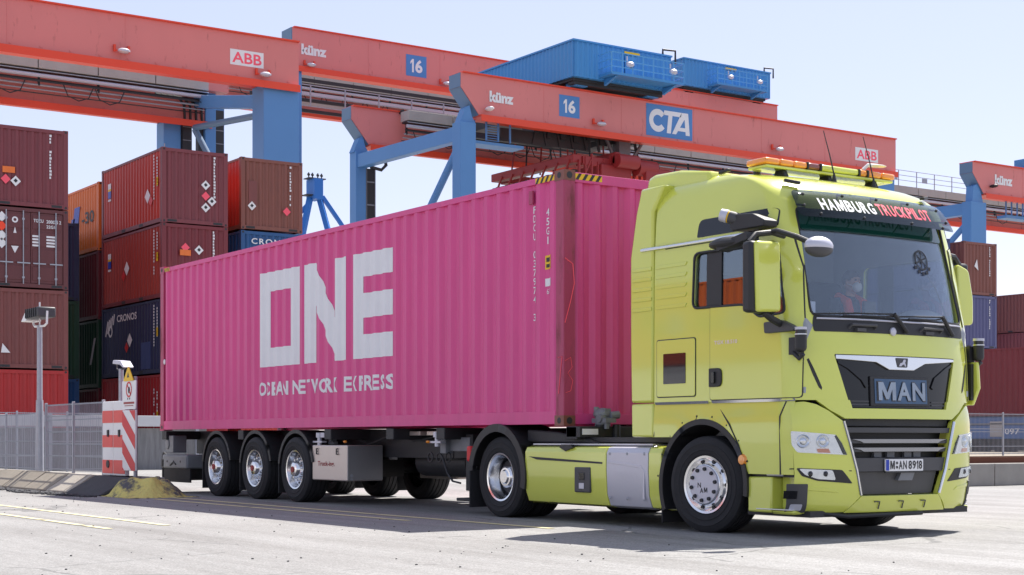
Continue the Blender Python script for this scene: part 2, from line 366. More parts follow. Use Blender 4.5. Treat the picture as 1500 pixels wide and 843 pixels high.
# ------------------------------------------------------------------ the setting: ground, terraces, lines
struct(MB().box(-900, 300, -500, 900, -.5, 0).build('ground', 'ground', smooth=0))
g = MB()                                                    # raised kerb island left of the lane the truck came down
g.prism([(-2.0, 0), (-2.0, .29), (-2.35, .29), (-2.75, .0)], 'x', -60, -13.3)
g.prism([(-2.0, 0), (-2.0, .29), (-9, .29), (-9, 0)], 'x', -60, -30)
struct(g.build('kerb_island', 'concrete', smooth=0))
struct(MB().box(-60, -10.6, -2.25, -1.75, .0, .30).build('kerb_strip', 'concrete', smooth=0, bevel=.02))
struct(MB().box(-400, -33.5, -30, 260, 0, .295).build('container_yard', 'concrete', smooth=0))
struct(MB().box(-33, -6.6, 12.3, 120, 0, .42).build('terrace', 'sandstone', smooth=0))
for yo, x0, x1 in ((-5.2, -40, -1.8), (-5.95, -30, -1.5), (-2.54, -9, -1.2), (-2.1, -9.5, 1)):
    b = MB(); x = x0
    while x < x1:
        w = min(rng.uniform(.7, 2.2), x1 - x)
        b.box(x, x + w, yo - .045, yo + .045, .004, .006); x += w + rng.choice((0, .0, .06, .12))
    struct(b.build('lane_marking', mat('faded_yellow_line', (.60, .55, .34, 1) if yo < -3 else (.66, .60, .34, 1), rough=.8, var=.3, scale=6), smooth=0))  # lines inside the truck's shadow get a brighter colour to offset the shade
# sloping kerb slabs
for x0, x1, mk in ((-19.5, -17.95, 'sandstone'), (-17.9, -16.5, 'sandstone'), (-16.45, -15.1, 'sandstone'), (-15.05, -13.75, 'sandstone'), (-13.7, -12.75, 'paleslab'), (-12.7, -12.5, 'paleslab')):
    dz = rng.uniform(-.015, .02)
    o = MB().prism([(-2.25, .02), (-2.25, .31 + dz), (-2.34, .31 + dz), (-2.78 + dz, .03), (-2.78 + dz, .0)], 'x', x0, x1).build('kerb_slab', mk, smooth=0, bevel=.012)
    far = {-19.5: 'weathered sloping concrete kerb slab farthest left under the mesh fence', -17.9: 'brown sloping kerb slab left of the tall lamp post foot', -16.45: 'brown sloping kerb slab just right of the tall lamp post foot',
           -15.05: 'brown sloping kerb slab left of the pale kerb slab', -13.7: 'pale beige sloping kerb slab beside the dark tar ramp', -12.7: 'narrow pale kerb strip edging the dark tar ramp'}[x0]
    tag(o, far, 'kerb slab', 'sloping kerb slabs under the fence')
o = MB().prism([(-1.9, 0), (-1.9, .30), (-2.3, .30), (-2.85, .0)], 'x', -12.48, -10.75).build('tar_ramp', 'tarpatch', smooth=0, bevel=.03)
tag(o, 'black tar covered ramp at the foot of the red and white barrier boards', 'ramp')
b = bmesh.new(); bmesh.ops.create_grid(b, x_segments=44, y_segments=30, size=1)
for v in b.verts:
    x, y = v.co.x, v.co.y; q = max(0, 1 - math.hypot(x, y) ** 1.6)
    q *= 1 + .3 * math.sin(5 * x + 2 * y) * math.cos(4 * y - x)
    v.co = (-10.3 + .85 * x, -2.2 + .6 * y, .285 * min(q * 1.5, 1) * (1 + .12 * math.sin(9 * x) * math.sin(11 * y)) + rng.uniform(-.012, .012))
tag(MB().bm(b).build('grit_mound', 'mound', smooth=60), 'low mound of grit overgrown with yellow green moss beside the trailer', 'mound')
b = MB()
for i in range(420):
    t = rng.random(); x = -16 + 5.6 * t; y = -3.0 - rng.random() * .45 * (1 - abs(t - .5)); r = rng.uniform(.012, .05)
    b.ball((x, y, r * .3), r, r * rng.uniform(.7, 1.2), r * .6, seg=6)
for i in range(260):
    x = rng.uniform(-12, 9); y = rng.uniform(-9, -2.5); r = rng.uniform(.004, .012); b.ball((x, y, r * .3), r, r * rng.uniform(.7, 1.3), r * .7, seg=6)
o = b.build('gravel', 'tarpatch', smooth=60); o['kind'] = 'stuff'; o['label'] = 'loose dark gravel along the foot of the kerb'
# concrete wall right of the truck
t = thing('retaining_wall', 'low grey concrete retaining wall right of the truck below the mesh fence', 'wall', (-6.3, 20, 0))
for k in range(6):
    y0 = 12.0 + k * 2.05
    MB().box(-6.6, -6.3, y0, y0 + 2.03, 0, .45).build('wall_block', 'concrete', t, smooth=0, bevel=.015)
tag(MB().prism([(11.2, 0), (12.0, .42), (12.0, 0)], 'x', -6.75, -6.25).build('wall_end_ramp', 'concrete', smooth=0, bevel=.01), 'sloped concrete wedge closing the retaining wall beside the truck bumper', 'ramp')
for xr, lab in ((-7.6, 'rusty steel rail lying just behind the low concrete wall'), (-9.2, 'second rusty rail farther behind the low concrete wall')):
    tag(MB().box(xr - .035, xr + .035, 11, 60, .42, .55).box(xr - .08, xr + .08, 11, 60, .42, .44).build('rail', 'pinkpost' if 0 else mat('rusty_rail', RUST, rough=.8, var=.3), smooth=0), lab, 'rail', 'rails behind the wall')

# ------------------------------------------------------------------ fences
def fence(name_label, p0, p1, z0, z1, n, post=.05, vs=.062, cat='fence', hs=(0.02, .25, .5, .75, .985), group=None, tall=()):
    p0 = Vector((*p0, 0)); p1 = Vector((*p1, 0)); d = (p1 - p0) / n; L = d.length; u = d.normalized()
    t = thing('mesh_fence', name_label, cat, (p0.x, p0.y, z0), group)
    for k in range(n + 1):
        q = p0 + d * k; MB().box(q.x - post / 2, q.x + post / 2, q.y - post / 2, q.y + post / 2, z0 - .3, z1 + .03).build('post', 'steel', t, smooth=0, bevel=.006)
    for k in range(n):
        b = MB(); a = p0 + d * k + u * (post * .6); e = p0 + d * (k + 1) - u * (post * .6); w = (e - a).length
        m = int(w / vs)
        for i in range(m + 1):
            q = a + u * (w * i / m); r = .0035; b.box(q.x - r, q.x + r, q.y - r, q.y + r, z0 + .04, z1)
        for h in hs:
            zz = z0 + .04 + (z1 - z0 - .04) * h; off = Vector((-u.y, u.x, 0)) * .009
            b.bar(a + off + Vector((0, 0, zz)), e + off + Vector((0, 0, zz)), .012, .022)
        b.build('mesh_panel', 'steel', t, smooth=0)
    return t
fence('grey wire mesh fence on the kerb between lamp post and striped barrier boards', (-16.1, -2.02), (-12.83, -2.02), .30, 1.61, 2, hs=(.02, .22, .4, .58, .76, .82, .985))
fence('lower grey wire mesh fence left of the tall lamp post', (-26.4, -1.95), (-16.55, -1.95), .29, 1.46, 4)
fence('grey wire mesh fence behind the trailer rear in front of the red container', (-30.6, -1.2), (-30.6, 4.6), 0, 1.72, 4, vs=.06)
fence('grey wire mesh fence standing behind the low concrete wall right of the truck', (-18, 19), (-18, 36.5), .42, 1.76, 7, vs=.06, hs=(.02, .2, .55, .62, .98))
t = thing('guard_barrier', 'long white guard barrier on posts behind the left mesh fence', 'barrier', (-31.6, 2, 0))
MB().box(-31.66, -31.58, -9, 8, 1.33, 1.66).build('rail_board', 'concretewhite', t, smooth=0, bevel=.01)
for k in range(8):
    MB().box(-31.58, -31.5, -8.6 + k * 2.3, -8.5 + k * 2.3, .0, 1.7).build('post', 'steel', t, smooth=0)
o = MB().box(-31.95, -31.85, -9, 8, .0, 1.28).build('slatted_screen', mat('slatted_grey', (.20, .20, .205, 1), rough=.7, var=.7, scale=2.0, stretch=(1, 6, .6)), smooth=0)
tag(o, 'grey slatted screen below the long white guard barrier', 'screen')
t = thing('marker_post', 'slim post with red and white sleeve behind the right mesh fence', 'post', (-20, 29.2, .42))
MB().cyl((-20, 29.2, .42), (-20, 29.2, 1.72), .05, seg=10).build('post', 'white', t)
MB().cyl((-20, 29.2, .8), (-20, 29.2, 1.5), .13, seg=12).build('red_sleeve', 'vest', t)

# ------------------------------------------------------------------ lamps, barrier boards, sign
t = thing('floodlight_post', 'tall grey post with a large twin floodlight left of the barrier boards', 'lamp', (-16.25, -2.1, .29))
MB().cyl((-16.25, -2.1, .25), (-16.25, -2.1, 1.7), .085, .07).cyl((-16.25, -2.1, 1.7), (-16.25, -2.1, 3.16), .055, .05).build('post', 'steel', t)
MB().tube([(-16.62, -2.1, 3.4), (-16.65, -2.1, 3.22), (-16.55, -2.1, 3.16), (-15.95, -2.1, 3.14), (-15.8, -2.1, 3.18), (-15.78, -2.1, 3.42)], .022).cyl((-16.25, -2.1, 3.14), (-16.25, -2.1, 3.62), .015).build('bracket', 'white', t)
h = MB().prism([(-16.62, 3.30), (-16.62, 3.5), (-15.8, 3.5), (-15.8, 3.30)], 'y', -2.28, -1.92).build('lamp_housing', 'darkgrey', t, bevel=.03)
MB().prism([(-16.98, 3.27), (-16.64, 3.5), (-16.64, 3.27)], 'y', -2.25, -1.95).build('visor', 'white', t, bevel=.01)
for k in range(6): MB().box(-16.55 + k * .125, -16.52 + k * .125, -2.3, -1.9, 3.31, 3.49).build('cooling_fin', 'dark', h, smooth=0)
t = thing('floodlight_post', 'short post with a small square floodlight behind the warning sign', 'lamp', (-14.2, -1.2, 0))
MB().cyl((-14.2, -1.2, 0), (-14.2, -1.2, 2.26), .05, .045).build('post', 'steel', t)
MB().tube([(-14.42, -1.2, 2.40), (-14.43, -1.2, 2.28), (-14.36, -1.2, 2.25), (-14.02, -1.2, 2.25), (-13.96, -1.2, 2.30)], .014).build('bracket', 'darkgrey', t)
MB().prism([(-14.40, 2.36), (-14.36, 2.43), (-13.98, 2.40), (-13.80, 2.28), (-13.84, 2.265), (-14.02, 2.33)], 'y', -1.30, -1.10).build('lamp_housing', 'silver', t, bevel=.01)

def stripes(mb, x0, x1, z0, z1, y, bands, mi):
    for a, c in bands: mb.box(x0, x1, y - .004, y, z0 + (z1 - z0) * a, z0 + (z1 - z0) * c, mi)
for x0, x1, lab in ((-12.8, -12.27, 'left red and white barrier board with horizontal bands beside the mesh fence'), (-12.245, -11.67, 'right red and white banded barrier board next to the diagonal striped beacon')):
    t = thing('barrier_board', lab, 'barrier', ((x0 + x1) / 2, -2.05, .3), 'banded barrier boards at the kerb end')
    MB().box(x0, x1, -2.05, -1.97, .30, 1.6).build('board', 'white', t, smooth=0, bevel=.015)
    b = MB(); stripes(b, x0 + .005, x1 - .005, .3, 1.6, -2.051, ((.03, .21), (.38, .545), (.71, .875)), 0); b.build('red_band', mat('sun_faded_red', lin(224, 84, 76), rough=.5, var=.15), t, smooth=0)
    b = MB(); b.box(x0 + .28, x0 + .34, -2.075, -2.05, .98, 1.1)
    if x0 < -12.5: b.cyl((x0 + .3, -2.07, .5), (x0 + .3, -2.05, .5), .07, seg=12)
    b.build('latch', 'dark', t, smooth=0)
t = thing('beacon_panel', 'diagonal red and white striped beacon panel at the corner of the kerb', 'beacon', (-11.34, -2.08, .3))
x0, x1, z0, z1 = -11.645, -11.035, .40, 1.43
MB().box(x0, x1, -2.11, -2.075, z0, z1).build('panel', 'white', t, smooth=0, bevel=.008)
b = MB(); w = x1 - x0
for k in range(-1, 3):
    za = z1 - .0 - k * .48
    poly = [(x0, za), (x0, za - .25), (x1, za - .25 - .42), (x1, za - .42)]
    cl = []
    for (ua, va), (ub, vb) in zip(poly, poly[1:] + poly[:1]): cl.append((ua, va))
    bmx = bmesh.new(); bmx.faces.new([bmx.verts.new((u, 0, v)) for u, v in cl])
    for zz, no in ((z1 - .004, (0, 0, 1)), (z0 + .004, (0, 0, -1))):
        bmesh.ops.bisect_plane(bmx, geom=bmx.verts[:] + bmx.edges[:] + bmx.faces[:], plane_co=(0, 0, zz), plane_no=no, clear_outer=True)
    for v in bmx.verts: v.co.y = -2.1125
    b.bm(bmx)
b.build('red_stripe', 'red', t, smooth=0)
MB().cyl((-11.2, -2.04, .2), (-11.2, -2.04, 2.0), .035, seg=10).build('post', 'steel', t)
t = thing('warning_sign', 'white notice board topped by a yellow triangle above the diagonal beacon', 'sign', (-11.34, -2.08, 1.45))
MB().prism(rpoly([(-11.66, 1.445), (-11.04, 1.445), (-11.02, 1.93), (-11.68, 1.93)], .03), 'y', -2.10, -2.085).build('board', 'white', t, smooth=0)
tri = MB().prism(rpoly([(-11.59, 1.925), (-11.11, 1.925), (-11.35, 2.18)], .03), 'y', -2.115, -2.101).build('triangle', 'yellow', t, smooth=0)
MB().prism([(-11.40, 1.985), (-11.30, 1.985), (-11.35, 2.07)], 'y', -2.119, -2.1155).build('pictogram', 'black', tri, smooth=0)
b = MB(); b.lathe([(.135, -.003), (.135, 0), (.105, 0), (.105, -.003), (.135, -.003)], (-11.35, -2.102, 1.78), 'y', 28)
b.bar((-11.44, -2.103, 1.87), (-11.26, -2.103, 1.69), .028, .004, up=(0, 1, 0)); b.build('prohibition_ring', 'red', t, smooth=0)
MB().ball((-11.35, -2.1, 1.77), .05, .008, .06).box(-11.42, -11.39, -2.104, -2.1, 1.61, 1.64).box(-11.33, -11.30, -2.104, -2.1, 1.61, 1.64).build('pictogram', 'black', t, smooth=0)
MB().box(-11.6, -11.1, -2.104, -2.1, 1.535, 1.57).box(-11.55, -11.15, -2.104, -2.1, 1.5, 1.512).build('notice_line', 'spread', t, smooth=0)

# ------------------------------------------------------------------ containers
def corr(u, p, dep):                      # corrugation depth at u
    q = u % p / p
    return interp(q, [(0, 0), (.26, 0), (.5, dep), (.76, dep), (1, 0)])
def corrbreaks(u0, u1, p):
    out = [u0]; k = math.floor(u0 / p)
    while k * p < u1:
        for q in (0, .26, .5, .76):
            u = (k + q) * p
            if u0 + 1e-3 < u < u1 - 1e-3: out.append(u)
        k += 1
    return out + [u1]
def corrwall(mb, u0, u1, z0, z1, p, dep, mp):
    us = corrbreaks(u0, u1, p); n = len(us); vs = []
    for u in us: vs += [mp(u, z0, corr(u, p, dep)), mp(u, z1, corr(u, p, dep))]
    return mb.add(vs, [(2 * i, 2 * i + 2, 2 * i + 3, 2 * i + 1) for i in range(n - 1)])
Wd = 2.438
def slotcol(o, m):
    o.material_slots[0].link = 'OBJECT'; o.material_slots[0].material = m
def make_container(L, H, door=False, castings=True):
    t = D.objects.new('shipping_container', None); COL.objects.link(t)
    b = MB(); e = .012
    corrwall(b, -L + .12, -.12, .15, H - .09, .278, .036, lambda u, z, d: (u, e + d, z))
    corrwall(b, -L + .12, -.12, .15, H - .09, .278, .036, lambda u, z, d: (u, Wd - e - d, z))
    b.box(-L + .1, -.1, .06, Wd - .06, H - .06, H - .03); b.box(-L + .1, -.1, .06, Wd - .06, .08, .13)
    b.build('side_wall', CC['maroon'], t, smooth=0, recalc=False)
    b = MB(); corrwall(b, .14, Wd - .14, .14, H - .09, .25, .045, lambda u, z, d: (-L + .02 + d, u, z)); b.build('rear_wall', CC['maroon'], t, smooth=0, recalc=False)
    if not door: b = MB(); corrwall(b, .14, Wd - .14, .14, H - .09, .25, .045, lambda u, z, d: (-.02 - d, u, z)); b.build('end_wall', CC['maroon'], t, smooth=0, recalc=False)
    b = MB()
    for x in (-L + .002, -.16):
        for y in (.002, Wd - .16): b.box(x, x + .158, y, y + .158, .1, H - .1)
    for y in (.004, Wd - .064):
        b.box(-L + .16, -.16, y, y + .06, H - .1, H - .02); b.box(-L + .16, -.16, y, y + .06, .03, .17)
    for x in (-L + .004, -.084):
        b.box(x, x + .08, .16, Wd - .16, H - .13, H - .015); b.box(x, x + .08, .16, Wd - .16, .02, .15)
    for y in (.001, Wd - .03):
        for k in (-2.0, -3.75): b.box(k - L / 2 + 3.03 - .18, k - L / 2 + 3.03 + .18, y, y + .029, .045, .15, 1)
    for y in (.2, Wd - .55): b.box(-.012, .001, y, y + .34, .04, .12, 1)
    b.build('frame', [CC['maroon'], 'dark'], t, smooth=0)
    if castings:
        for x in (-L, -.178):
            for y in (0, Wd - .162):
                for z in (0, H - .118):
                    b = MB().box(x, x + .178, y, y + .162, z, z + .118)
                    yy = y - .002 if y < 1 else y + .164; xx = x + .18 if x > -1 else x - .002
                    b.cyl((x + .089, yy, z + .059), (x + .089, y + .081, z + .059), .036, seg=10, mi=1)
                    b.cyl((xx, y + .081, z + .059), (x + .089, y + .081, z + .059), .04, seg=10, mi=1)
                    b.build('corner_casting', [CC['maroon'], 'dark'], t, smooth=0)
    if door:
        for s in (0, 1):
            y0 = .165 + s * 1.06; b = MB().box(-.07, -.03, y0, y0 + 1.045, .16, H - .14)
            for k in range(4): b.box(-.03, -.012, y0 + .05, y0 + .99, .2 + k * (H - .36) / 4 + .05, .2 + (k + 1) * (H - .36) / 4 - .05)
            d = b.build('door', CC['maroon'], t, smooth=0, bevel=.012)
            for ky in (.25, .8):
                MB().cyl((.015, y0 + ky, .12), (.015, y0 + ky, H - .1), .02, seg=8).box(.0, .03, y0 + ky - .04, y0 + ky + .04, .3, .36).box(0, .03, y0 + ky - .04, y0 + ky + .04, H - .4, H - .34).build('lock_rod', 'steel', d)
                MB().box(.02, .035, y0 + ky - .2, y0 + ky + .22, .78, .82).build('lock_handle', 'steel', d, smooth=0)
    return t
TPL = {('20', 0): make_container(6.058, 2.591), ('20h', 0): make_container(6.058, 2.896), ('20', 1): make_container(6.058, 2.591, True), ('40', 0): make_container(12.192, 2.591), ('40h', 0): make_container(12.192, 2.896)}
BASE = {k: list(t.children) for k, t in TPL.items()}
USED = set()
def container(kind, col, x, y, z, label, group, door=0, castings=True):
    k = (kind, door)
    t = TPL[k]
    if k in USED:
        t = t.copy(); COL.objects.link(t)
        for c in BASE[k]: copy_tree(c, t)
    USED.add(k); t.location = (x, y, z)
    for c in t.children:
        slotcol(c, CC[col]); 
    tag(t, label, 'container', group)
    return t
def marks(t, name, fn, m):
    b = MB(); fn(b); o = b.build(name, m, smooth=0); o.parent = t; return o
def diamond(b, y, z, r, x=.012, mi=0): b.add([(x, y - r, z), (x, y, z - r), (x, y + r, z), (x, y, z + r)], [(0, 1, 2, 3)], mi)
def sdiamond(b, u, z, r): b.add([(u - r, -.004, z), (u, -.004, z - r), (u + r, -.004, z), (u, -.004, z + r)], [(0, 1, 2, 3)])
def codecol(b, y, z0, z1, H):             # a column of small code characters on the end face
    z = z1
    while z > z0:
        if rng.random() < .88: b.box(.004, .012, y - .035, y + .035 - rng.choice((0, .02)), z - .075, z)
        z -= .105
def scode(b, u, z0, z1):
    z = z1
    while z > z0:
        if rng.random() < .88: b.box(u - .035, u + .035, -.004, .004, z - .07, z)
        z -= .105
def endmarks(t, H, y=1.98, dia=(), red=(), orange=()):
    marks(t, 'container_code', lambda b: codecol(b, y, H * .38, H * .93, H), 'letter')
    for yy, zz in dia:
        o = marks(t, 'hazard_placard', lambda b: diamond(b, yy, zz, .17), 'white')
        marks(t, 'placard_symbol', lambda b: diamond(b, yy, zz + .01, .07, .014), 'black')
    for yy, zz in red: marks(t, 'hazard_placard', lambda b: diamond(b, yy, zz, .16), 'pinkred')
    for yy, zz in orange: marks(t, 'orange_placard', lambda b: b.box(.004, .013, yy - .2, yy + .2, zz - .1, zz + .1), CC['orange'])
Z = [.30, 3.208, 5.811, 8.414]
ZH = [.30, 3.208, 6.116]
Z4 = [.30, 2.903, 5.506, 8.109]
G = 'containers stacked in the left block'
# row farthest left
a4 = container('20', 'maroon', -36.4, 2.65, Z[3] + .05, 'dark maroon container on top of the farthest left stack', G)
endmarks(a4, 2.591, 1.85, dia=((.05, .85), (.72, .8)), red=((.4, .84),), orange=((.5, 1.15),))
a3 = container('20', 'doorbrown', -36.4, 2.65, Z[2] + .03, 'dark brown container showing its doors and lock rods in the farthest left stack', G, door=1)
def cargo_text(b):
    mp = lambda u, v: (.0, u, v)
    text(b, '200025 2', mp, 1.72, 2.2, 2.13, 2.24); text(b, 'TGCU', mp, 1.3, 1.62, 2.14, 2.25); text(b, '22G1', mp, 1.72, 2.0, 1.97, 2.07)
    for k in range(4):
        b.box(-.004, .0, 1.26, 1.5, 1.66 - k * .1, 1.72 - k * .1); b.box(-.004, .0, 1.72, 2.0, 1.66 - k * .1, 1.72 - k * .1)
    b.add([(.0, .58, 1.33), (.0, .7, 1.1), (.0, .82, 1.33)], [(0, 1, 2)])
    b.lathe([(.1, 0), (.1, .004), (.05, .004), (.05, 0)], (0, .7, 2.18), 'x', 14); b.add([(0, .65, 1.75), (0, .75, 1.75), (0, .7, 1.95)], [(0, 1, 2)])
marks(a3, 'weight_panel', cargo_text, 'letter')
for zz in (2.35, 2.05, 1.5, 1.75): marks(a3, 'hazard_placard', lambda b: diamond(b, .28, zz - .1, .17, .0), 'white' if zz != 2.05 else 'vest')
a2 = container('20', 'brown', -36.4, 2.65, Z[1] + .015, 'faded purple brown container behind the tall floodlight post', G)
marks(a2, 'placard', lambda b: b.add([(.012, .25, .5), (.012, .55, .5), (.012, .3, .8)], [(0, 1, 2)]), 'white')
a1 = container('20h', 'red', -36.4, 2.65, Z[0], 'bright red container at the bottom of the farthest left stack', G)
# set back row
for k, (c, lab) in enumerate((('blue', 'blue container at the bottom of the narrow set back stack'), ('green', 'dark green container in the middle of the narrow set back stack'), ('navy', 'navy container on top of the narrow set back stack'))):
    t = container('20h', c, -43.2, 5.3, ZH[k], lab, G); endmarks(t, 2.896, 1.95)
# stack B
b4 = container('20', 'maroon', -36.95, 8.53, Z[3], 'maroon container with four hazard placards on top of the second stack', G)
endmarks(b4, 2.591, 1.93, dia=((1.6, 1.4), (1.83, .85), (1.6, .62)), red=((1.6, 1.02),))
b3 = container('20', 'wine', -36.95, 8.53, Z[2], 'red brown container with round red and white placard on its side above the navy one', G)
endmarks(b3, 2.591, 1.9, dia=((1.35, 1.72),), red=((.85, 1.78),), orange=((.85, 1.6),))
b2 = container('20', 'navy', -36.95, 8.53, Z[1], 'navy container with white lettering on its side in the second stack', G)
b1 = container('20h', 'bloodred', -36.95, 8.53, Z[0], 'dark red container at the bottom behind the warning sign', G)
def sidecol(t, col): [slotcol(c, CC[col]) for c in t.children if c.name.startswith('side_wall')]  # side walls painted redder than the ends to stand for the light on them
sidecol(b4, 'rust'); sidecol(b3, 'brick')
for t, uu in ((b4, -1.35), (b3, -3.4), (b2, -3.1)):
    marks(t, 'hazard_placard', lambda b: sdiamond(b, uu, 1.05 if t is b4 else 1.3, .26), 'white')
    marks(t, 'hazard_placard', lambda b: sdiamond(b, uu - (.32 if t is not b4 else -.3), 1.05 if t is not b4 else .85, .2), 'red')
for t in (b4, b3):
    marks(t, 'flag_sticker', lambda b: b.box(-5.35, -5.05, -.004, .004, 1.8, 2.0).box(-5.35, -5.05, -.004, .004, 1.35, 1.42), M['white'])
    marks(t, 'flag_sticker', lambda b: b.box(-5.35, -5.05, -.004, .004, 1.46, 1.72), 'number')
    marks(t, 'flag_sticker', lambda b: b.box(-5.35, -5.05, -.004, .004, 1.72, 1.8), 'yellow')
for t in (b4, b3, b2, b1):
    marks(t, 'container_code', lambda b: (scode(b, -.75, .9, 2.4), scode(b, -.45, 1.3, 2.3)), 'letter')
    marks(t, 'yellow_label', lambda b: b.box(-.52, -.38, -.004, .004, 1.3, 1.6), 'yellow')
marks(b2, 'lettering', lambda b: text(b, 'CRONOS', lambda u, v: (u, -.004, v), -4.4, -2.4, 2.02, 2.28, shear=0), 'letter')
def shield(b):
    for k in range(5): b.bar((-5.6 + k * .2, -.004, 1.55 + .1 * k), (-5.35 + k * .17, -.004, 2.1 + .06 * k), .09, .004, up=(0, 1, 0))
    b.lathe([(.22, 0), (.22, .004), (.14, .004), (.14, 0)], (-5.1, -.006, 1.72), 'y', 18)
marks(b2, 'logo', shield, 'letter')
marks(b2, 'repaired_patch', lambda b: b.box(-2.0, -1.1, .0, .009, .2, 1.15), CC['darkblue'])
# stack C
c4 = container('20', 'tan', -37.58, 11.75, Z[3] + .08, 'brown container with a dark patch on top of the third stack', G)
endmarks(c4, 2.591, 1.95, dia=((.42, .85),), red=((1.8, .75),))
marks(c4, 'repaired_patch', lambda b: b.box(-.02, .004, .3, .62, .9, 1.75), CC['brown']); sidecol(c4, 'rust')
c3 = container('20', 'blue', -37.58, 11.75, Z[2] + .05, 'blue container with white name lettering just above the pink container roof', G)
marks(c3, 'lettering', lambda b: text(b, 'CRONOS', lambda u, v: (.012, u, v), .4, 2.1, 2.12, 2.33, space=1.25), 'letter')
container('20', 'maroon', -37.58, 11.75, Z[1], 'maroon container low in the third stack hidden behind the pink container', G)
container('20h', 'rust', -37.58, 11.75, Z[0], 'rust red container at the bottom of the third stack behind the pink container', G)
# next bay behind stack B
for k, (c, lab) in enumerate((('wine', 'very dark red container at the bottom of the far bay behind the navy one'), ('green', 'green container with white letters in the far bay left of the navy one'), ('wine', 'dark red container below the orange one'), ('orange', 'orange container with dark blue logo on top of the far bay'))):
    t = container('40', c, -43.35, 8.53, Z4[k] - .02, lab, G)
    if c == 'orange':
        marks(t, 'logo', lambda b: b.prism([(-3.0, 1.1), (-2.35, 1.1), (-2.1, 1.9), (-2.75, 1.9)], 'y', -.006, 0).prism([(-3.3, .9), (-2.9, .9), (-2.7, 1.5), (-3.1, 1.5)], 'y', -.006, 0), 'number')
        marks(t, 'lettering', lambda b: text(b, '-30', lambda u, v: (u, -.005, v), -1.9, -.5, 1.15, 1.6), 'black')
    if c == 'green':
        marks(t, 'lettering', lambda b: text(b, 'J', lambda u, v: (u, -.005, v), -3.9, -3.3, .9, 1.9).prism([(-1.0, .9), (-.8, .9), (-.3, 1.9), (-.5, 1.9)], 'y', -.006, 0), 'letter')
# right block
G2 = 'containers stacked in the right block'
for x, y, zz, c, lab in ((-36.3, 49.1, 8.0, 'tan', 'red brown container on top of the stack right of the cab'), (-36.3, 49.1, 5.4, 'slate', 'slate blue container under the red brown one right of the cab'), (-36.3, 49.1, 2.8, 'slate', 'lower slate blue container partly hidden by the maroon container on the blue vehicle'), (-36.3, 49.1, .295, 'darkblue', 'blue container at the bottom of the stack right of the cab'),
                      (-36.5, 45.9, 8.05, 'darkblue', 'dark blue container on top of the stack beside the cab windscreen'), (-36.5, 45.9, 5.45, 'darkblue', 'dark blue container second from top beside the cab windscreen'), (-36.5, 45.9, 2.85, 'maroon', 'maroon container low in the stack beside the cab'), (-36.5, 45.9, .295, 'maroon', 'maroon container at the bottom of the stack beside the cab')):
    t = container('20', c, x, y, zz, lab, G2); endmarks(t, 2.591, 1.9, dia=((.75, 1.35),) if c == 'tan' and 0 else ())
    if c == 'tan': marks(t, 'placard', lambda b: b.add([(.012, .75, 1.4), (.012, 1.05, 1.2), (.012, .95, 1.75)], [(0, 1, 2)]), 'white')
for (y, c, n) in ((75.0, 'brown', 'brown'), (78.0, 'ochre', 'ochre yellow')):
    for k in range(4):
        cc = c if k in (3,) else ('maroon' if k % 2 == 0 else 'wine')
        lab = {3: n + ' container on top of the distant stack at the right edge', 2: 'reddish container second from top under the distant ' + n + ' one', 1: 'reddish container third from top under the distant ' + n + ' one', 0: 'reddish container at the bottom under the distant ' + n + ' one'}[k]
        container('20', cc, -52.0, y, .295 + 2.6 * k - .3 + .3, lab, G2)
# red container on a blue guided vehicle
t = container('40h', 'wine', -20.5, 42.6, 1.92, 'long maroon container riding on the blue yard vehicle right of the truck', G2)
t = thing('guided_vehicle', 'low blue driverless container vehicle carrying the maroon container', 'vehicle', (-26.6, 43.9, 0))
MB().box(-34.2, -19.2, 42.65, 45.15, .95, 1.55).box(-34.2, -19.2, 42.75, 45.05, 1.55, 1.9).build('body', 'lightblue', t, bevel=.04)
MB().box(-34.3, -19.1, 42.6, 45.2, 1.56, 1.63).build('deck_edge', 'grey', t, bevel=.01)
MB().box(-29.5, -28.85, 42.6, 42.7, 1.05, 1.7).build('equipment_box', 'tray', t, bevel=.01)
text(MB(), '097', lambda u, v: (u, 42.63, v), -28.75, -28.0, 1.15, 1.4).build('number_lettering', 'white', t, smooth=0)
for x in (-32, -30.4, -22.8, -21.2):
    for y in (42.8, 44.6): MB().lathe([(.2, 0), (.5, .02), (.55, .1), (.55, .3), (.5, .38), (.2, .4)], (x, y, .55), 'y', 24).build('wheel', 'rubber', t)
MB().box(-33.5, -20, 43.0, 44.8, .45, .95).build('underframe', 'dark', t)

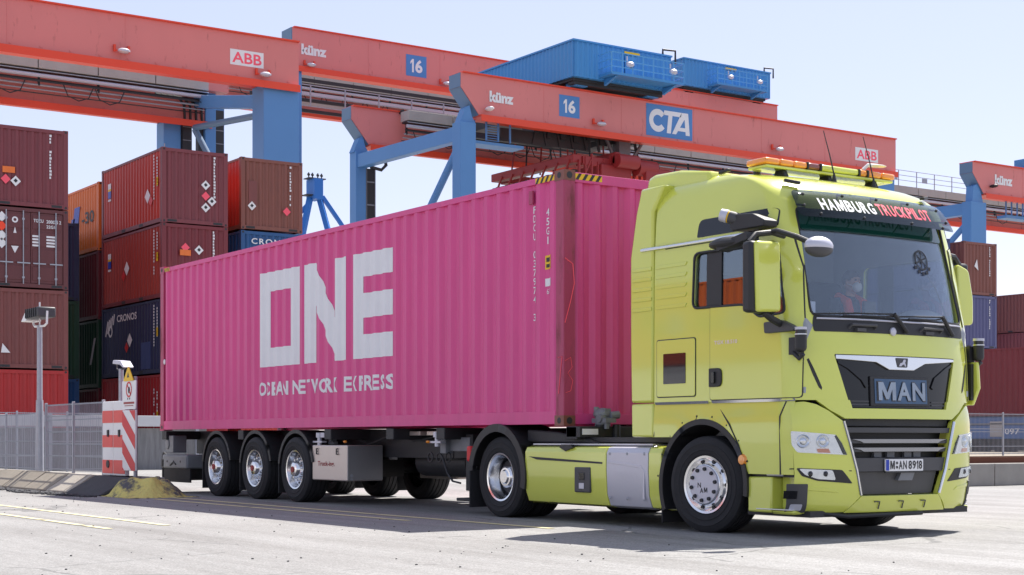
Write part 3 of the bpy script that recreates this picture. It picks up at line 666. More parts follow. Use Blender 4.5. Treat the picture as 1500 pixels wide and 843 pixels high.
# ------------------------------------------------------------------ gantry cranes
def girder(name, parent, xf, y0, y1, zt, h=2.05, dep=1.1, chl=True, parts=True):
    xb = xf - dep; ch = 1.12
    poly = [(y0, zt), (y1, zt), (y1, zt - h), (y0 + ch, zt - h), (y0, zt - .72)] if chl else [(y0, zt), (y1, zt), (y1, zt - h), (y0, zt - h)]
    b = MB().prism(poly, 'x', xb, xf)
    for k in range(1, int((y1 - y0) / 5.2)): b.box(xf - .02, xf + .012, y0 + 5.2 * k, y0 + 5.2 * k + .05, zt - h + .01, zt - .01)
    k = y0 + 1.4
    while k < y1 - .2: b.box(xf - .02, xf + .03, k, k + .1, zt - h + .1, zt - h + .17); k += 1.3
    gd = b.build(name, 'cranered', parent, smooth=0)
    MB().box(xb - .12, xf + .12, y0 + .1, y1, zt + .002, zt + .07).box(xb - .16, xf + .22, y0 + (ch if chl else 0), y1 - .02, zt - h - .10, zt - h - .002).build('flange', 'flange', gd, smooth=0)
    MB().box(xf + .22, xf + .225, y0 + (ch if chl else 0), y1 - .02, zt - h - .34, zt - h - .0).build('flange_edge', 'flange', gd, smooth=0)
    e = MB()
    if chl: e.box(xb + .01, xf - .01, y0 - .03, y0 - .002, zt - .72, zt - .0); e.add([(xb + .01, y0 - .02, zt - .735), (xf - .01, y0 - .02, zt - .735), (xf - .01, y0 + ch - .02, zt - h - .02), (xb + .01, y0 + ch - .02, zt - h - .02)], [(0, 1, 2, 3)]); e.build('end_plate', 'endgrey', gd, smooth=0)
    return gd
def cable_gear(parent, xr, y0, y1, zt, rail=False):
    # box tray, pipes and festoon rails running along the front side of the rear girder
    b = MB(); y = y0
    while y < y1 - .2:
        w = min(3.0, y1 - y); b.box(xr + .35, xr + 1.25, y, y + w - .05, zt - .64, zt - .08); y += w
    tr = b.build('cable_tray', 'tray', parent, smooth=0, bevel=.015)
    b = MB()
    for k in range(int((y1 - y0) / 3)): b.box(xr + .0, xr + .35, y0 + k * 3 + .1, y0 + k * 3 + .25, zt - .1, zt + .1); b.box(xr + .7, xr + .8, y0 + k * 3 + .1, y0 + k * 3 + .2, zt - 1.4, zt - .6)
    b.box(xr + .5, xr + 1.1, y0, y1, zt - .76, zt - .68).build('tray_bracket', 'dark', parent, smooth=0)
    MB().cyl((xr + 1.05, y0, zt - .95), (xr + 1.05, y1, zt - .95), .1, seg=10).build('pipe', 'silver', parent)
    MB().cyl((xr + .9, y0, zt - 1.15), (xr + .9, y1, zt - 1.15), .06, seg=8).build('festoon_rail', 'dark', parent)
    MB().cyl((xr + .75, y0, zt - 1.36), (xr + .75, y1, zt - 1.36), .05, seg=8).build('conduit', 'steel', parent)
    for q, (dx, dz, r_) in enumerate(((.6, 1.55, .035), (.45, 1.7, .03), (1.15, .74, .03), (1.2, 1.28, .03))): MB().cyl((xr + dx, y0, zt - dz), (xr + dx, y1, zt - dz), r_, seg=6).build('cable', 'dark' if q % 2 else 'steel', parent)
    y = y0 + .5
    while y < y1 - 1.6:
        MB().tube([(xr + .9, y, zt - 1.18), (xr + .9, y + .25, zt - 1.75), (xr + .9, y + .8, zt - 1.95), (xr + .9, y + 1.3, zt - 1.75), (xr + .9, y + 1.55, zt - 1.18)], .03, 5).build('festoon_cable', 'dark', parent); y += rng.choice((1.6, 1.6, 3.4, 4.8))
    if not rail: return
    b = MB(); n = max(2, int((y1 - y0) / 1.9))
    z0, zr = (zt - .1, zt + 1.05)
    for k in range(n + 1): y = y0 + (y1 - y0) * k / n; b.bar((xr + 1.2, y, z0), (xr + 1.2, y, zr), .05)
    for zz in (zr, zr - .36, zr - .72): b.bar((xr + 1.2, y0, zz), (xr + 1.2, y1, zz), .035)
    if rail:
        for y in rail: b.box(xr + 1.19, xr + 1.22, y, y + .55, zr - .75, zr - .4)
    b.build('railing', 'steel', parent, smooth=0)
def floodlight(parent, x, y, z, s=1):
    t = MB().bar((x + .05, y - .3, z), (x + .05, y + .3, z + .0), .06).bar((x, y - .32, z - .05), (x, y - .32, z + .25), .1).bar((x, y + .32, z - .05), (x, y + .32, z + .25), .1).build('lamp_bracket', 'flange', parent, smooth=0)
    MB().ball((x + .3, y, z - .05), .2, .3, .12, seg=10).build('floodlight', 'silver', t)
def leg(parent, x0, x1, y0, y1, z0, z1, flare=True, seam=True):
    b = MB().box(x0, x1, y0, y1, z0, z1)
    o = b.build('leg', 'craneblue', parent, smooth=0, bevel=.03)
    return o
def sign_text(parent, name, s, xf, y0, y1, z0, z1, m='white', bold=.03, shear=0, x=.02): 
    return text(MB(), s, lambda u, v: (xf + x, u, v), y0, y1, z0, z1, bold, shear=shear).build(name, m, parent, smooth=0)
def panel_sign(parent, name, xf, y0, y1, z0, z1, m): return MB().box(xf + .004, xf + .014, y0, y1, z0, z1).build(name, m, parent, smooth=0)
GC = 'rail mounted gantry cranes over the container blocks'
ZT = 19.72
# --- crane at the left
xf = -52.7; xr = -63.1
t = thing('gantry_crane', 'left gantry crane with a very wide blue leg and two red girders', 'crane', (-58, 5, 0), GC)
gd = girder('girder', t, xf, -13, 21.5, ZT, chl=False)
g2 = girder('girder', t, xr, -13, 21.5, ZT, chl=False)
leg(t, xf - 1.25, xf + .02, 19.68, 21.5, .3, ZT - 2.16)
MB().prism([(-52.68, 10.0), (-52.68, 11.5), (-53.9, 13.2), (-55.2, 10.0)], 'y', 19.9, 21.3).build('leg_gusset', 'craneblue', t, smooth=0, bevel=.03)
leg(t, xr - 1.3, xr - .3, 19.0, 19.95, .3, ZT - 2.16)
leg(t, xr - .6, xr + .1, 21.15, 21.75, .3, ZT + .8)
MB().bar((xf - 1.2, 20.3, ZT - 2.75), (xr - .1, 20.9, ZT - 1.0), .7, .62).build('tie_beam', 'craneblue', t, smooth=0, bevel=.02)
MB().cyl((xf - 1.2, 20.0, ZT - 3.4), (xr + .5, 20.4, ZT - 2.5), .16, seg=12).build('brace', 'endgrey', t)
MB().cyl((xr + .5, 20.4, ZT - 2.6), (xr + 1.2, 21.2, ZT - 4.6), .17, seg=12).build('brace', 'endgrey', t)
for y0 in (20.0, 20.85, 21.8): 
    o = MB().box(xr - .5, xr - .15, y0, y0 + .5, 6, ZT - 1.6 if y0 < 21.5 else ZT - 1.3).build('cable_chain', 'dark', t, smooth=0)
    b = MB()
    for k in range(10): b.box(xr - .15, xr - .13, y0, y0 + .5, ZT - 2.4 - k * .7, ZT - 2.35 - k * .7)
    b.build('chain_strut', 'grey', o, smooth=0)
for k in range(4):
    yy = 19.6 + k * .32
    MB().tube([(xr + .3, yy - 1.3, ZT - .95), (xr + .25, yy, ZT - 1.0), (xr + .15, yy + .35, ZT - 1.3), (xr, yy + .45, ZT - 2.2)], .07).build('cable', 'dark', t)
cable_gear(t, xr, -12, 20.9, ZT)
MB().box(xr - .4, xr + .7, 20.9, 22.2, ZT - .5, ZT + .9).build('cabinet', 'cranered', t, smooth=0)
p = panel_sign(gd, 'sign_panel', xf, 18.0, 19.68, 18.25, 18.97, 'white'); sign_text(p, 'lettering', 'ABB', xf, 18.1, 19.58, 18.36, 18.86, 'pinkred', .02, x=.018)
for y in (5.0, 12.8): floodlight(gd, xf + .1, y, 18.1)
floodlight(gd, xf + .1, 19.6, 17.95)
b = MB(); 
for zz in (11.5, 12.3): b.tube([(-37.5 - 24, 17.8, zz), (-61.5, 18.9, zz)], .03)
b.tube([(-61.5, 17.8, 9), (-61.5, 17.8, 15.6)], .03).tube([(-61.5, 18.3, 9), (-61.5, 18.3, 16)], .03).build('ladder_cage', 'steel', t)
# --- inner crane, numbered 16
xf = -53.4; xr = -63.7
t = thing('gantry_crane', 'middle gantry crane with blue lettered sign and machine house, nearest behind the pink container', 'crane', (-58, 47, 0), GC)
gd = girder('girder', t, xf, 31.0, 63.2, ZT); g2 = girder('girder', t, xr, 30.2, 62.5, ZT)
leg(t, xf - .75, xf + .05, 30.95, 31.9, .3, ZT - 2.5)
leg(t, xr - .75, xr + .0, 30.5, 31.15, .3, ZT - 2.5)
for x, y in ((xf - .35, 31.5), (xr - .35, 30.9)):
    MB().prism([(y - .5, ZT - 2.55), (y + .5, ZT - 2.55), (y + .25, ZT - 2.16), (y + .1, ZT - 1.6), (y - .15, ZT - 1.75)], 'x', x - .3, x + .25).build('bearing', 'craneblue', t, smooth=0)
leg(t, xf - 1.2, xf, 61.6, 63.1, .3, ZT - 2.16); leg(t, xr - 1.2, xr, 61.0, 62.5, .3, ZT - 2.16)
MB().bar((xf - .6, 31.3, ZT - 3.05), (xr - .1, 30.85, ZT - 3.05), .55, .75).build('tie_beam', 'craneblue', t, smooth=0, bevel=.02)
MB().cyl((xf - .7, 31.2, ZT - 3.9), (xf - 7.5, 31.1, 9.0), .2, seg=12).build('brace', 'craneblue', t)
cc_ = MB().box(xr - .5, xr - .1, 31.2, 31.8, 2, ZT - 3.4).build('cable_chain', 'dark', t, smooth=0)
b = MB().box(xr - .1, xr - .06, 31.2, 31.25, 2, ZT - 3.3).box(xr - .1, xr - .06, 31.75, 31.8, 2, ZT - 3.3)
for k in range(9): b.box(xr - .1, xr - .07, 31.25, 31.75, ZT - 4.2 - 1.3 * k, ZT - 4.12 - 1.3 * k)
b.build('chain_strut', 'grey', cc_, smooth=0)
MB().tube([(xr - .1, 31.5, ZT - 3.3), (xr - .1, 32.2, ZT - 3.4), (xr - .1, 32.5, ZT - 3.1), (xr - .1, 32.4, ZT - 2.6)], .1).build('cable', 'dark', t)
cable_gear(t, xr, 33.2, 61.5, ZT)
sign_text(gd, 'lettering', 'künz', xf, 32.75, 34.25, 18.42, 19.0, 'white', .05)
p = panel_sign(gd, 'number_sign', xf, 37.2, 38.55, 18.2, 19.36, 'bluesign'); word(MB(), '16', lambda u, v: (xf + .02, u, v), 37.47, 38.27, 18.42, 19.14, .035).build('number', 'white', p, smooth=0)
p = panel_sign(gd, 'sign_panel', xf, 43.15, 46.5, 17.85, 19.62, 'bluesign')
b = MB(); X = xf + .02; mp = lambda u, v: (X, 43.35 + u * 2.95, 18.1 + v * 1.28)
def flat(poly): b.add([mp(u, v) for u, v in poly], [tuple(range(len(poly)))])
arc = [(math.cos(a), math.sin(a)) for a in [R(38 + 284 * i / 24) for i in range(25)]]
for (c0, s0), (c1, s1) in zip(arc, arc[1:]):
    flat([(.21 + .21 * c0, .5 + .5 * s0), (.21 + .21 * c1, .5 + .5 * s1), (.21 + .11 * c1, .5 + .24 * s1), (.21 + .11 * c0, .5 + .24 * s0)])
b.build('lettering', 'white', p, smooth=0); b = MB()
flat([(.37, .98), (.80, .98), (.78, .78), (.35, .78)]); flat([(.47, .78), (.57, .78), (.53, 0), (.43, 0)])
b.build('lettering', 'white', p, smooth=0); b = MB()
flat([(.80, .98), (.96, .98), (1.0, 0), (.9, 0), (.87, .7), (.66, 0), (.56, 0)]); X += .004; flat([(.68, .32), (.9, .32), (.9, .16), (.64, .16)])
b.build('lettering', 'white', p, smooth=0)
p = panel_sign(gd, 'sign_panel', xf, 59.6, 61.6, 18.1, 18.9, 'white'); sign_text(p, 'lettering', 'ABB', xf, 59.72, 61.48, 18.22, 18.78, 'pinkred', .02, x=.018)
for y in (39.75, 52.9): floodlight(gd, xf + .1, y, 18.05)
MB().ball((xf + .25, 32.6, 18.0), .35, .2, .12, seg=10).build('camera', 'white', gd)
b = MB()
for k in range(4): b.bar((xf - .9, 32.4 + k * .75, ZT - 2.1), (xf - .9, 32.4 + k * .75, 16.6), .08)
for k in range(7): b.bar((xf - .9, 33.15, 17.4 - k * .13), (xf - .9, 33.9, 17.4 - k * .13), .03)
b.box(xf - 1.8, xf - .7, 32.2, 35.4, 16.35, 16.5).build('access_platform', 'craneblue', t, smooth=0)
def machine_house(parent, x0, x1, y0, y1, z0, z1, py0, py1, xg=None):
    b = MB()
    corrwall(b, y0, y1, z0, z1, .34, .05, lambda u, z, d: (x1 - d, u, z)); corrwall(b, x0, x1, z0, z1, .34, .05, lambda u, z, d: (u, y0 + d, z))
    b.box(x0, x1 - .06, y0 + .06, y1, z0, z1)
    h = b.build('machine_house', 'houseblue', parent, smooth=0, recalc=False)
    MB().box(x0 - .05, x1 + .06, y0 - .06, y1 + .05, z1, z1 + .09).build('roof', 'houseblue', h, smooth=0)
    MB().box(x0, x1 - .3, y0 + .2, y1 - .2, z0 - .14, z0).box(x1 - .9, x1 - .4, y0 + .3, y1 - .3, z0 - .3, z0 - .14).build('underframe', 'dark', h, smooth=0)
    for y in (y0 + .9, y1 - .9):
        MB().box(x1 - 1.4, x1 - .5, y - .4, y + .4, z0 - .35, z0 - .02).build('travel_gear', 'houseblue', h, smooth=0)
    d = MB().box(x1 + .0, x1 + .04, py0 + 1.75, py0 + 2.55, z0 + .25, z1 - .35).build('door', 'houseblue', h, smooth=0, bevel=.01)
    MB().lathe([(.2, 0), (.2, .03), (.0, .03)], (x1 + .03, py0 + 2.15, z1 - .8), 'x', 18).build('porthole', 'darkglass', d)
    MB().box(x1 + .01, x1 + .04, py0 + 1.7, py0 + 2.75, z1 - .26, z1 - .12).build('sign_strip', 'yellow', h, smooth=0)
    MB().box(x1 - .1, x1 + 1.1, py0, py1, z0 + .12, z0 + .26).prism([(x1 - .1, z0 + .1), (x1 + 1.0, z0 + .1), (x1 - .1, z0 - .25)], 'y', py0 + .4, py0 + .55).prism([(x1 - .1, z0 + .1), (x1 + 1.0, z0 + .1), (x1 - .1, z0 - .25)], 'y', py1 - .55, py1 - .4).build('platform', 'houseblue', h, smooth=0)
    b = MB(); n = 7
    for k in range(n + 1):
        y = py0 + (py1 - py0) * k / n; b.bar((x1 + 1.08, y, z0 + .2), (x1 + 1.08, y, z0 + 1.3), .05)
    for zz in (.55, .9, 1.3):
        b.bar((x1 + 1.08, py0, z0 + zz), (x1 + 1.08, py1, z0 + zz), .045)
        for y in (py0, py1): b.bar((x1, y, z0 + zz), (x1 + 1.08, y, z0 + zz), .045)
    b.build('railing', mat('railing_blue', lin(90, 160, 210), rough=.45, var=.03), h, smooth=0)
    for y in (py0 + 1.2, py1 - .8): MB().ball((x1 + 1.15, y, z0 + .75), .2, .26, .16, seg=10).bar((x1 + 1.0, y - .1, z0 + .75), (x1 + 1.0, y - .1, z0 + 1.2), .07).build('floodlight', 'silver', h)
    MB().tube([(x1, y1 - .6, z1 + .1), (x1, y1 - .6, z1 + .35), (x1, y1 + .3, z1 + .4), (x1, y1 + .3, z1 - .3)], .06).build('davit', 'dark', h)
    return h
machine_house(t, -62.3, -52.5, 37.5, 44.2, 20.22, 22.1, 39.2, 44.2)
# --- trolley hoist and spreader under it
t = thing('container_spreader', 'red container spreader and hoist frame hanging under the middle crane', 'spreader', (-58, 41, 16))
MB().box(-62, -53.9, 38.5, 39.1, 15.95, 16.4).build('side_beam', 'spread', t, smooth=0, bevel=.04)
MB().box(-62, -53.9, 43.4, 44.0, 15.95, 16.4).build('side_beam', 'spread', t, smooth=0, bevel=.04)
for x in (-54.5, -61.9): MB().box(x, x + .7, 39.1, 43.4, 15.85, 16.35).build('end_beam', 'spread', t, smooth=0, bevel=.04)
b = MB().box(-62, -54, 38.6, 39.1, 15.3, 15.6).box(-62, -54, 43.4, 43.9, 15.15, 15.45)
for k in range(8): b.box(-61.8 + k * 1.0, -61.5 + k * 1.0, 38.7, 39.0, 15.4, 15.65)
b.build('telescopic_arm', 'dark', t, smooth=0)
MB().box(-57, -53.6, 40.2, 42.3, 15.2, 16.0).box(-56.4, -53.4, 41.0, 41.4, 16.0, 16.7).build('headblock', 'spread', t, smooth=0, bevel=.08)
b = MB()
for k in range(12):
    y = 38.8 + k * .42; b.box(-53.9, -53.75, y, y + .08, 15.2, 16.1 + .2 * (k % 3)); 
    if k % 2: b.bar((-53.8, y, 15.3), (-53.8, y + .42, 16.2), .07)
for k in range(7): x = -61.3 + k * 1.1; MB().bar((x, 38.47, 15.4), (x + .5, 38.47, 16.1), .09).build('brace', 'spread', t, smooth=0)
b.build('lattice', 'spread', t, smooth=0)
MB().cyl((-53.3, 41.0, 16.2), (-53.3, 42.4, 16.2), .38, seg=18).cyl((-53.6, 42.6, 16.0), (-53.6, 43.9, 16.0), .45, seg=18).build('sheave', 'spread', t)
MB().box(-53.5, -53.2, 43.0, 44.6, 15.2, 16.0).prism([(44.6, 15.2), (45.8, 15.3), (45.4, 15.9), (44.6, 16.0)], 'x', -54, -53.2).build('flipper', 'spread', t, smooth=0, bevel=.03)
for k in range(10):
    y = 38.6 + (k % 5) * 1.0; x = -55.2 if k < 5 else -60
    MB().cyl((x, y, 16.3), (x + rng.uniform(-.3, .3), y + rng.uniform(-.5, .5), 18.6), .05, seg=6).build('hoist_rope', 'spread' if k % 2 else 'dark', t)
b = MB()
for k in range(9): 
    y = 36.6 + k * .9; b.bar((-55.0, y, 16.9), (-55.0, y + rng.choice((-.5, .5)), 18.9), .12); b.box(-56, -54.9, y, y + rng.uniform(.3, .6), 17.2 + rng.random() * .5, 18.2)
b.box(-61.5, -55, 36.0, 45.4, 18.3, 19.0).bar((-55.1, 34.5, 17.2), (-55.1, 40.5, 17.25), .2, .7).bar((-55.2, 32.5, 17.0), (-55.2, 38, 17.0), .25, .3)
b.build('trolley_frame', 'dark', t, smooth=0)
MB().box(-55.4, -54.6, 36.6, 44.8, 18.15, 18.42).build('trolley_beam', 'craneblue', t, smooth=0)
MB().box(-55.2, -54.6, 42.2, 43.0, 16.5, 18.0).bar((-54.8, 43.2, 16.6), (-54.8, 44.3, 18.1), .14).bar((-54.8, 42.0, 16.6), (-54.8, 41.2, 18.1), .14).build('drive_unit', 'grey', t, smooth=0)
# --- outer crane, numbered 16 as well
xf = -71.0; xr = -82.5; zt = 25.75
t = thing('gantry_crane', 'taller gantry crane farther back carrying the second blue machine house', 'crane', (-76, 50, 0), GC)
gd = girder('girder', t, xf, 30.1, 69.9, zt, h=2.3, dep=1.3, chl=False); g2 = girder('girder', t, xr, 30.1, 69.9, zt, h=2.3, dep=1.3, chl=False)
MB().box(xf - 1.32, xf + .01, 30.04, 30.1, zt - 1.1, zt).build('end_plate', 'endgrey', gd, smooth=0)
leg(t, xf - 1.2, xf, 30.1, 30.75, .3, zt - 2.4); leg(t, xf - 1.2, xf, 68.4, 69.8, .3, zt - 2.4); leg(t, xr - 1.2, xr, 30.1, 30.75, .3, zt - 2.4); leg(t, xr - 1.2, xr, 68.4, 69.8, .3, zt - 2.4)
cable_gear(t, xr, 30.8, 68, zt)
sign_text(gd, 'lettering', 'künz', xf, 30.7, 32.4, 24.2, 24.85, 'white', .05)
p = panel_sign(gd, 'number_sign', xf, 38.0, 39.5, 23.88, 25.22, 'bluesign'); word(MB(), '16', lambda u, v: (xf + .02, u, v), 38.3, 39.2, 24.13, 24.97, .035).build('number', 'white', p, smooth=0)
floodlight(gd, xf + .1, 31.2, 23.6); floodlight(gd, xf + .1, 40.8, 23.7)
b = MB()
for k in range(6): b.bar((xr + 3, 33 + k * 2.6, zt - 2.6), (xr + 3, 33 + k * 2.6, zt - 1.2), .08)
for zz in (-2.6, -1.9, -1.2): b.bar((xr + 3, 33, zt + zz), (xr + 3, 46, zt + zz), .06)
b.build('walkway_railing', 'steel', t, smooth=0)
for k, (zz, m_) in enumerate(((-1.6, 'silver'), (-2.1, 'dark'), (-2.4, 'tray'), (-2.9, 'dark'), (-.9, 'dark'))):
    MB().bar((xr + 2.2 + .2 * k, 31.5, zt + zz), (xr + 2.2 + .2 * k, 66, zt + zz), .12, .22).build('conduit', m_, t, smooth=0)
machine_house(t, -80.5, -70.5, 60.4, 68.7, 26.05, 27.9, 62.6, 67.4)
# --- crane at the right edge
xf = -55.4; xr = -65.8
t = thing('gantry_crane', 'gantry crane at the right edge with a chamfered blue girder end', 'crane', (-60, 85, 0), GC)
gd = girder('girder', t, xf, 72.9, 104, ZT - .1); g2 = girder('girder', t, xr, 72.1, 104, ZT - .1)
leg(t, xf - .8, xf, 72.75, 74.3, .3, ZT - 2.75)
leg(t, xr - .7, xr, 72.4, 73.1, .3, ZT - 2.5)
MB().prism([(73.0, ZT - 2.8), (74.1, ZT - 2.8), (73.9, ZT - 2.2), (73.6, ZT - 1.5), (73.1, ZT - 1.7)], 'x', xf - .7, xf - .1).build('bearing', 'craneblue', t, smooth=0)
MB().bar((xf - .6, 73.2, ZT - 3.2), (xr - .1, 72.8, ZT - 3.2), .6, .8).build('tie_beam', 'craneblue', t, smooth=0)
MB().cyl((xf - .7, 73.1, ZT - 4.2), (xf - 8, 72.9, 9.5), .2, seg=10).build('brace', 'craneblue', t)
cable_gear(t, xr, 72.0, 103, ZT - .1, rail=(75.2, 78.4))
sign_text(gd, 'lettering', 'künz', xf, 75.15, 77.0, 18.3, 18.98, 'white', .05)
MB().ball((xf + .3, 74.7, 18.1), .35, .2, .12, seg=10).build('camera', 'dark', gd)
b = MB()
for k in range(4): b.bar((xf - 1, 77.6 + k * .6, ZT - 2.2), (xf - 1, 77.6 + k * .6, 16.5), .08)
b.box(xf - 1.6, xf - .8, 77.4, 80, 16.3, 16.5).build('access_platform', 'craneblue', t, smooth=0)
MB().box(-56.5, -55.4, 78.6, 86, ZT + .0, ZT + .7).build('machine_house', 'houseblue', t, smooth=0)
# --- far blue harbour crane
t = thing('harbour_crane', 'distant blue quay crane apex seen between stack and crane leg', 'crane', (-219.5, 106.8, 0))
c = Vector((-219.5, 106.8, 0))
MB().box(c.x - 1.5, c.x + 1.5, c.y - .8, c.y + .8, 40.8, 44.2).build('apex_frame', 'stsblue', t, smooth=0)
MB().box(c.x - 1, c.x + 1, c.y - 1.6, c.y + 1.6, 44.2, 44.35).box(c.x - 1, c.x + 1, c.y - 2.0, c.y - .2, 41.4, 41.55).build('platform', 'dark', t, smooth=0)
for y in (-1.6, -.6, .8, 1.8):
    b = MB(); b.bar((c.x, c.y + y * .7, 44.3), (c.x, c.y + y * .7, 45.3), .16).ball((c.x, c.y + y * .7, 44.95), .2, .3, .25, seg=8); b.build('sheave', 'dark', t)
MB().bar((c.x, c.y - .9, 41), (c.x + 4, c.y - 7, 22), .8, .8).build('leg', 'stsblue', t, smooth=0)
MB().bar((c.x, c.y + .9, 41), (c.x + 4, c.y + 4.5, 22), .8, .8).build('leg', 'stsblue', t, smooth=0)
MB().bar((c.x, c.y - 1.2, 40), (c.x - 2, c.y - 12, 28), .7).build('stay', 'stsblue', t, smooth=0)
MB().bar((c.x, c.y + 1.4, 41.5), (c.x + 2, c.y + 16, 22), .6).build('stay', 'stsblue', t, smooth=0)
MB().bar((c.x, c.y - 8, 22), (c.x, c.y + 6, 22), 1.5).bar((c.x, c.y - 7, 0), (c.x, c.y - 7, 22), 1.2).bar((c.x, c.y + 5, 0), (c.x, c.y + 5, 22), 1.2).build('portal', 'stsblue', t, smooth=0)

# ------------------------------------------------------------------ the pink container on the trailer
NY = -1.219; ZB = 1.085; H40 = 2.896
t = thing('shipping_container', 'long magenta container with large white letters on the semi trailer', 'container', (-6.1, 0, ZB))
pk = t
ey = .012
cw = lambda u: corr(u, .278, .036)
b = MB()
corrwall(b, -12.07, -.13, ZB + .16, ZB + H40 - .09, .278, .036, lambda u, z, d: (u, NY + ey + d, z))
corrwall(b, -12.07, -.13, ZB + .16, ZB + H40 - .09, .278, .036, lambda u, z, d: (u, -NY - ey - d, z))
b.box(-12.1, -.1, NY + .05, -NY - .05, ZB + .1, ZB + .16).box(-12.1, -.05, NY + .06, -NY - .06, ZB + H40 - .06, ZB + H40 - .03)
b.build('side_wall', 'pink', t, smooth=0, recalc=False)
b = MB(); corrwall(b, NY + .15, -NY - .15, ZB + .13, ZB + H40 - .1, .252, .046, lambda u, z, d: (-.022 - d, u, z)); b.build('front_wall', 'pink', t, smooth=0)
MB().box(-12.15, -12.1, NY + .1, -NY - .1, ZB + .1, ZB + H40 - .1).build('rear_door', 'pink', t, smooth=0)
b = MB()
for s in (1, -1):
    y0, y1 = sorted((s * NY + s * .004, s * NY + s * .062 + 0)) if s > 0 else (-NY - .062, -NY - .004)
    b.box(-12.03, -.165, y0, y1, ZB + H40 - .1, ZB + H40 - .03); b.box(-12.03, -.165, y0, y1, ZB + .02, ZB + .17)
b.box(-.09, -.01, NY + .165, -NY - .165, ZB + H40 - .13, ZB + H40 - .02).box(-.09, -.01, NY + .165, -NY - .165, ZB + .02, ZB + .14)
b.box(-12.18, -12.1, NY + .165, -NY - .165, ZB + H40 - .13, ZB + H40 - .02)
b.build('rail', 'pink', t, smooth=0, bevel=.004)
for x0 in (-.162, -12.19):
    for y0 in (NY + .003, -NY - .163):
        MB().box(x0 + .002, x0 + .158, y0, y0 + .16, ZB + .11, ZB + H40 - .11).build('corner_post', 'pinkpost', t, smooth=0, bevel=.01)
        for z in (ZB, ZB + H40 - .118):
            x = -.178 if x0 > -1 else -12.192; y = NY if y0 < 0 else -NY - .162
            b = MB().box(x, x + .178, y, y + .162, z, z + .118)
            b.cyl((x + .089, y - .002, z + .06), (x + .089, y + .164, z + .06), .036, seg=12, mi=1).cyl((x - .002, y + .081, z + .06), (x + .18, y + .081, z + .06), .04, seg=12, mi=1)
            b.build('corner_casting', [CC['tan'] if x0 > -1 else 'pinkpost', 'dark'], t, smooth=0)
# lettering painted onto the corrugated wall
def wallmark(name, polys, m, off=.0035):
    b = bmesh.new()
    for vs, fs in polys:
        q = [b.verts.new((u, v, 0)) for u, v in vs]
        for f in fs:
            try: b.faces.new([q[i] for i in f])
            except ValueError: pass
    us = [v.co.x for v in b.verts]
    for u in corrbreaks(min(us), max(us), .278)[1:-1]:
        bmesh.ops.bisect_plane(b, geom=b.verts[:] + b.edges[:] + b.faces[:], plane_co=(u, 0, 0), plane_no=(1, 0, 0), dist=1e-6)
    for v in b.verts: u, z = v.co.x, v.co.y; v.co = (u, NY + ey + cw(u) - off, z)
    return MB().bm(b).build(name, m, t, smooth=0, recalc=False)
def P(*a): return (list(a), [tuple(range(len(a)))])
def rect(x0, x1, z0, z1): return P((x0, z0), (x1, z0), (x1, z1), (x0, z1))
zt, zb = 3.505, 2.05
x0, x1 = -8.05, -6.72
wallmark('logo_lettering', [rect(x0, x0 + .36, zb, zt), rect(x1 - .32, x1, zb, zt), rect(x0 + .36, x1 - .32, zt - .30, zt), rect(x0 + .36, x1 - .32, zb, zb + .29)], 'letter')
x0, x1 = -6.56, -5.22
wallmark('logo_lettering', [rect(x0, x0 + .36, zb, zt), rect(x1 - .33, x1, zb, zt), P((x0 + .36, zt - .0), (x0 + .36, zt - .62), (x1 - .33, zb + .0), (x1 - .33, zb + .62))], 'letter')
x0, x1 = -5.05, -3.92
wallmark('logo_lettering', [rect(x0, x0 + .34, zb, zt), rect(x0 + .34, x1, zt - .33, zt), rect(x0 + .34, x1, zb, zb + .33), rect(x0 + .34, x1, (zb + zt) / 2 - .17, (zb + zt) / 2 + .17)], 'letter')
tb_ = MB(); word(tb_, 'OCEAN NETWORK EXPRESS', lambda u, v: (u, v, 0), -8.07, -3.92, 1.605, 1.815, .035, .16)
wallmark('lettering', [([(x, y) for x, y, _ in tb_.v], tb_.f)], 'letter')
def column(s, xc, ztop, pitch, hgt, w):
    out = []
    for i, ch in enumerate(s):
        if ch == ' ': continue
        vs, fs = text2d(ch, .01); ww = w * (.35 if ch in '1I' else 1)
        out.append(([(xc - ww / 2 + ww * x, ztop - i * pitch - hgt + hgt * y) for x, y in vs], fs))
    return out
wallmark('container_code', column('FDCU 037974 3', -.63, 3.64, .104, .083, .062), 'letter')
wallmark('size_code', column('45G1', -.37, 3.585, .108, .085, .062), 'letter')
wallmark('height_label', [rect(-.42, -.27, 2.885, 3.045)], 'yellow', .004); wallmark('height_text', [rect(-.40, -.29, 2.97, 3.02), rect(-.40, -.29, 2.905, 2.945)], 'black', .0055)
wallmark('agency_mark', [rect(-.42, -.27, 2.69, 2.78)], 'letter', .004); vs, fs = text2d('67'); wallmark('agency_mark', [([(-.39 + .09 * x, 2.60 + .06 * y) for x, y in vs], fs)], 'letter', .004)
MB().box(-.70, -.62, NY + .0, NY + .03, 3.66, 3.82).build('vent', 'pinkpost', t, smooth=0, bevel=.01)
MB().ball((-12.0, NY + .01, 2.3), .035, .02, .05, seg=8).build('customs_seal', 'white', t)
def hazardband(name, mp, u0, u1):
    MB().add([mp(u0, .0, 0), mp(u1, 0, 0), mp(u1, 1, 0), mp(u0, 1, 0)], [(0, 1, 2, 3)]).build(name, 'yellow', t, smooth=0, recalc=False)
    b = MB(); n = 4; w = (u1 - u0) / n
    for k in range(n):
        a = u0 + k * w; b.add([mp(a, 0, 1), mp(a + w * .45, 0, 1), mp(min(a + w * .95, u1), 1, 1), mp(a + w * .5, 1, 1)], [(0, 1, 2, 3)])
    b.build('black_stripe', 'black', t, smooth=0, recalc=False)
